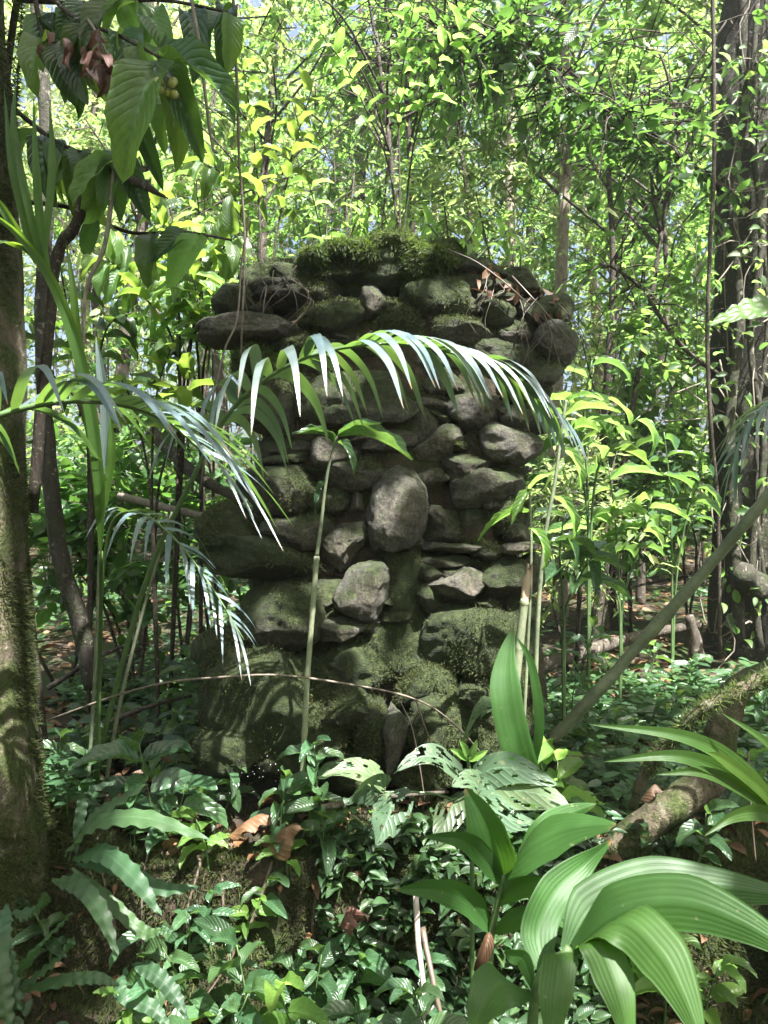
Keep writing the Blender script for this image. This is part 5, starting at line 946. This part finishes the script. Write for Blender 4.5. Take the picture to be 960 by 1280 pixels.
# single large fallen leaves
for k, (px, py, d, ex, ey, W_, lab, mt) in enumerate([(335,1058,2.4,380,1036,.085,'large curled pale brown dead leaf on the bank', 'leaf_dead'), (285,1045,2.45,350,1020,.08,'long rolled brown leaf behind the curled one', 'leaf_dead'), (180,948,2.6,215,955,.025,'narrow yellow-orange leaf left of the wet hollow', 'leaf_dead'), (425,1155,2.2,450,1140,.06,'crumpled grey dead leaf hanging below the bank', 'leaf_brown_dark'), (690,962,2.9,735,945,.08,'dark fallen leaf near the diagonal pole foot', 'leaf_brown_dark'), (800,1000,2.42,830,990,.06,'pale fallen leaf on the sunlit root', 'leaf_dead')]):
    b = MB(); p0, p1 = P(px, py, d), P(ex, ey, d - .02); m_ = (p0 + p1) / 2 + A(0, 0, .03); b.blade([p0, m_, p1], W_, side=A(.2 + .3 * (k % 3), .6, .6 - .4 * (k % 2)), n=14, m=8, prof=['heart', 'lance', 'ovate'][k % 3], fold=.1, cup=[1.1, .7, .4, 1.4][k % 4], wave=.009, nw=[2, 3, 1][k % 3], seed=k * 5); o = b.build('fallen_leaf', mt, base=p0); tag(o, lab, 'dead leaf', 'big fallen leaves')
# dewy web over the wet hollow
b = MB(); n_ = 26; r2 = np.random.default_rng(8)
for k in range(n_):
    px, py = 318 + r2.normal() * 17, 968 + r2.normal() * 15; s_ = r2.uniform(.0006, .0015); V = A(1, 1, 1) * s_ * np.array([(1, 0, 0), (-1, 0, 0), (0, 1, 0), (0, -1, 0), (0, 0, 1), (0, 0, -1)]) + P(px, py, 2.50 + r2.uniform(-.04, .02))
    b.add(V, None, None, [(0, 2, 4), (2, 1, 4), (1, 3, 4), (3, 0, 4), (2, 0, 5), (1, 2, 5), (3, 1, 5), (0, 3, 5)])
tag(b.build('spider_web', 'dew', base=P(318, 968, 2.5)), 'small spider web beaded with bright dew in the dark hollow', 'spider web', kind='stuff')
# moss tufts on the left trunk
r = np.random.default_rng(91); C = catmull([lt_base - A(0, 0, .3), P(-52, 1000, 2.30), P(-56, 800, 2.34), P(-62, 500, 2.38), P(-68, 200, 2.42), A(-1.33, 2.5, 3.6)], 400)
n_ = 60000; i_ = r.integers(20, 400, n_); a = r.uniform(-2.6, .6, n_); dv = np.stack([np.cos(a), np.sin(a), a * 0], 1); rad_ = np.interp(i_, [0, 80, 160, 400], [.29, .235, .215, .19])
pp_ = C[i_] + dv * rad_[:, None] * .97; kk = fbm(pp_ * 6, 4, 13) > -.10; pp_, dv = pp_[kk], dv[kk]
b = MB(); b.cloud(pp_, nrm(dv + r.normal(size=dv.shape) * .6 + A(0, 0, -.2)), r.normal(size=dv.shape), r.uniform(.008, .026, len(pp_)), .005, 'moss'); o = b.build('moss', 'leaf_moss', TL); o['kind'] = 'stuff'
# aerial roots and small climbers on the right trunk
r = np.random.default_rng(55)
for k in range(3):
    x0 = r.uniform(905, 990); pts = [(x0, 815, 5.08)]
    for yy in (680, 540, 400, 260, 120, -60): x0 += r.normal() * 9; pts.append((x0, yy, 5.5 - math.sqrt(max(.01, .375 ** 2 - ((x0 - 959) / 960 * 5.5) ** 2)) - .015))
    w = PP(pts); b = MB(); b.tube(w, [r.uniform(.008, .02), r.uniform(.005, .012)], n=40, sides=6, rough=.6, seed=k); b.build('aerial_root', 'bark_dark', TR)
n_ = 240; t_ = r.uniform(0, 1, n_); px = r.uniform(885, 975, n_); py = np.where(r.random(n_) < .7, r.uniform(60, 380, n_), r.uniform(380, 800, n_)); pos = np.array([P(a, c, d) for a, c, d in zip(px, py, r.uniform(4.85, 5.1, n_))]); L = r.uniform(.05, .11, n_)
b = MB(); b.cloud(pos, nrm(r.normal(size=pos.shape) + A(0, -.5, -.3)), nrm(A(0, -.8, .8) + r.normal(size=pos.shape) * .4), L, L * .5, 'curl'); o = b.build('climber_leaves', 'leaf_forest', TR); o['kind'] = 'stuff'
b = MB()
for k in range(40):
    a = pos[k * 6]; w = [a + A(0, .1, .05)]
    for _ in range(4): w.append(w[-1] + r.normal(size=3) * A(.12, .05, .16))
    b.tube(w, [.006, .002], n=12, sides=4)
o = b.build('climber_twigs', 'twig_grey', TR); o['kind'] = 'stuff'
# more leaves on the large-leaved shrub
rr3 = random.Random(12)
for k in range(34):
    pts = LSB[rr3.choice([1, 2, 3, 4, 5])]; C = catmull(PP(pts), 30); p0 = C[rr3.randint(6, 29)]; L_ = rr3.uniform(.14, .24)
    leaf_obj(ls, p0, nrm(A(rr3.gauss(0, .5), rr3.uniform(-.5, .5), -.8)), nrm(A(rr3.gauss(0, .4), -1, .6)), L_, L_ * .42, 'ovate', rr3.choice(['leaf_dark', 'leaf_broad', 'leaf_broad', 'leaf_bright']), rr3.randint(0, 5))
# moss sprigs and exposed rootlets on the front of the bank
for k in range(14):
    x0 = -.9 + 1.9 * k / 14 + rr3.uniform(-.05, .05); y0 = 2.44; w = [A(x0, y0, float(G(x0, y0)) + .01)]
    for j in range(4): x0 += rr3.gauss(0, .05); y0 -= .055; w.append(A(x0, y0, float(G(x0, y0)) + rr3.uniform(.005, .02)))
    b = MB(); b.tube(w, [rr3.uniform(.004, .009), .002], n=16, sides=5, rough=.4, seed=k); b.build('exposed_root', 'root_fine', ground)
# haze volume added to pale the background like glare
bm = bmesh.new(); bmesh.ops.create_cube(bm, size=1.0); me = bpy.data.meshes.new('haze'); bm.to_mesh(me); bm.free()
hz = bpy.data.objects.new('haze', me); col.objects.link(hz); hz.scale = (60, 60, 24); hz.location = (0, 0, 9.5); hz['kind'] = 'stuff'; hz['label'] = 'thin added haze that pales the forest like glare'; hz['category'] = 'haze'
t, N, L = nt('haze'); pv = N.new('ShaderNodeVolumePrincipled'); pv.inputs['Color'].default_value = (.95, .97, .95, 1); pv.inputs['Density'].default_value = .0018; pv.inputs['Anisotropy'].default_value = .3
o = N.new('ShaderNodeOutputMaterial'); L.new(pv.outputs[0], o.inputs['Volume']); me.materials.append(M['haze'])
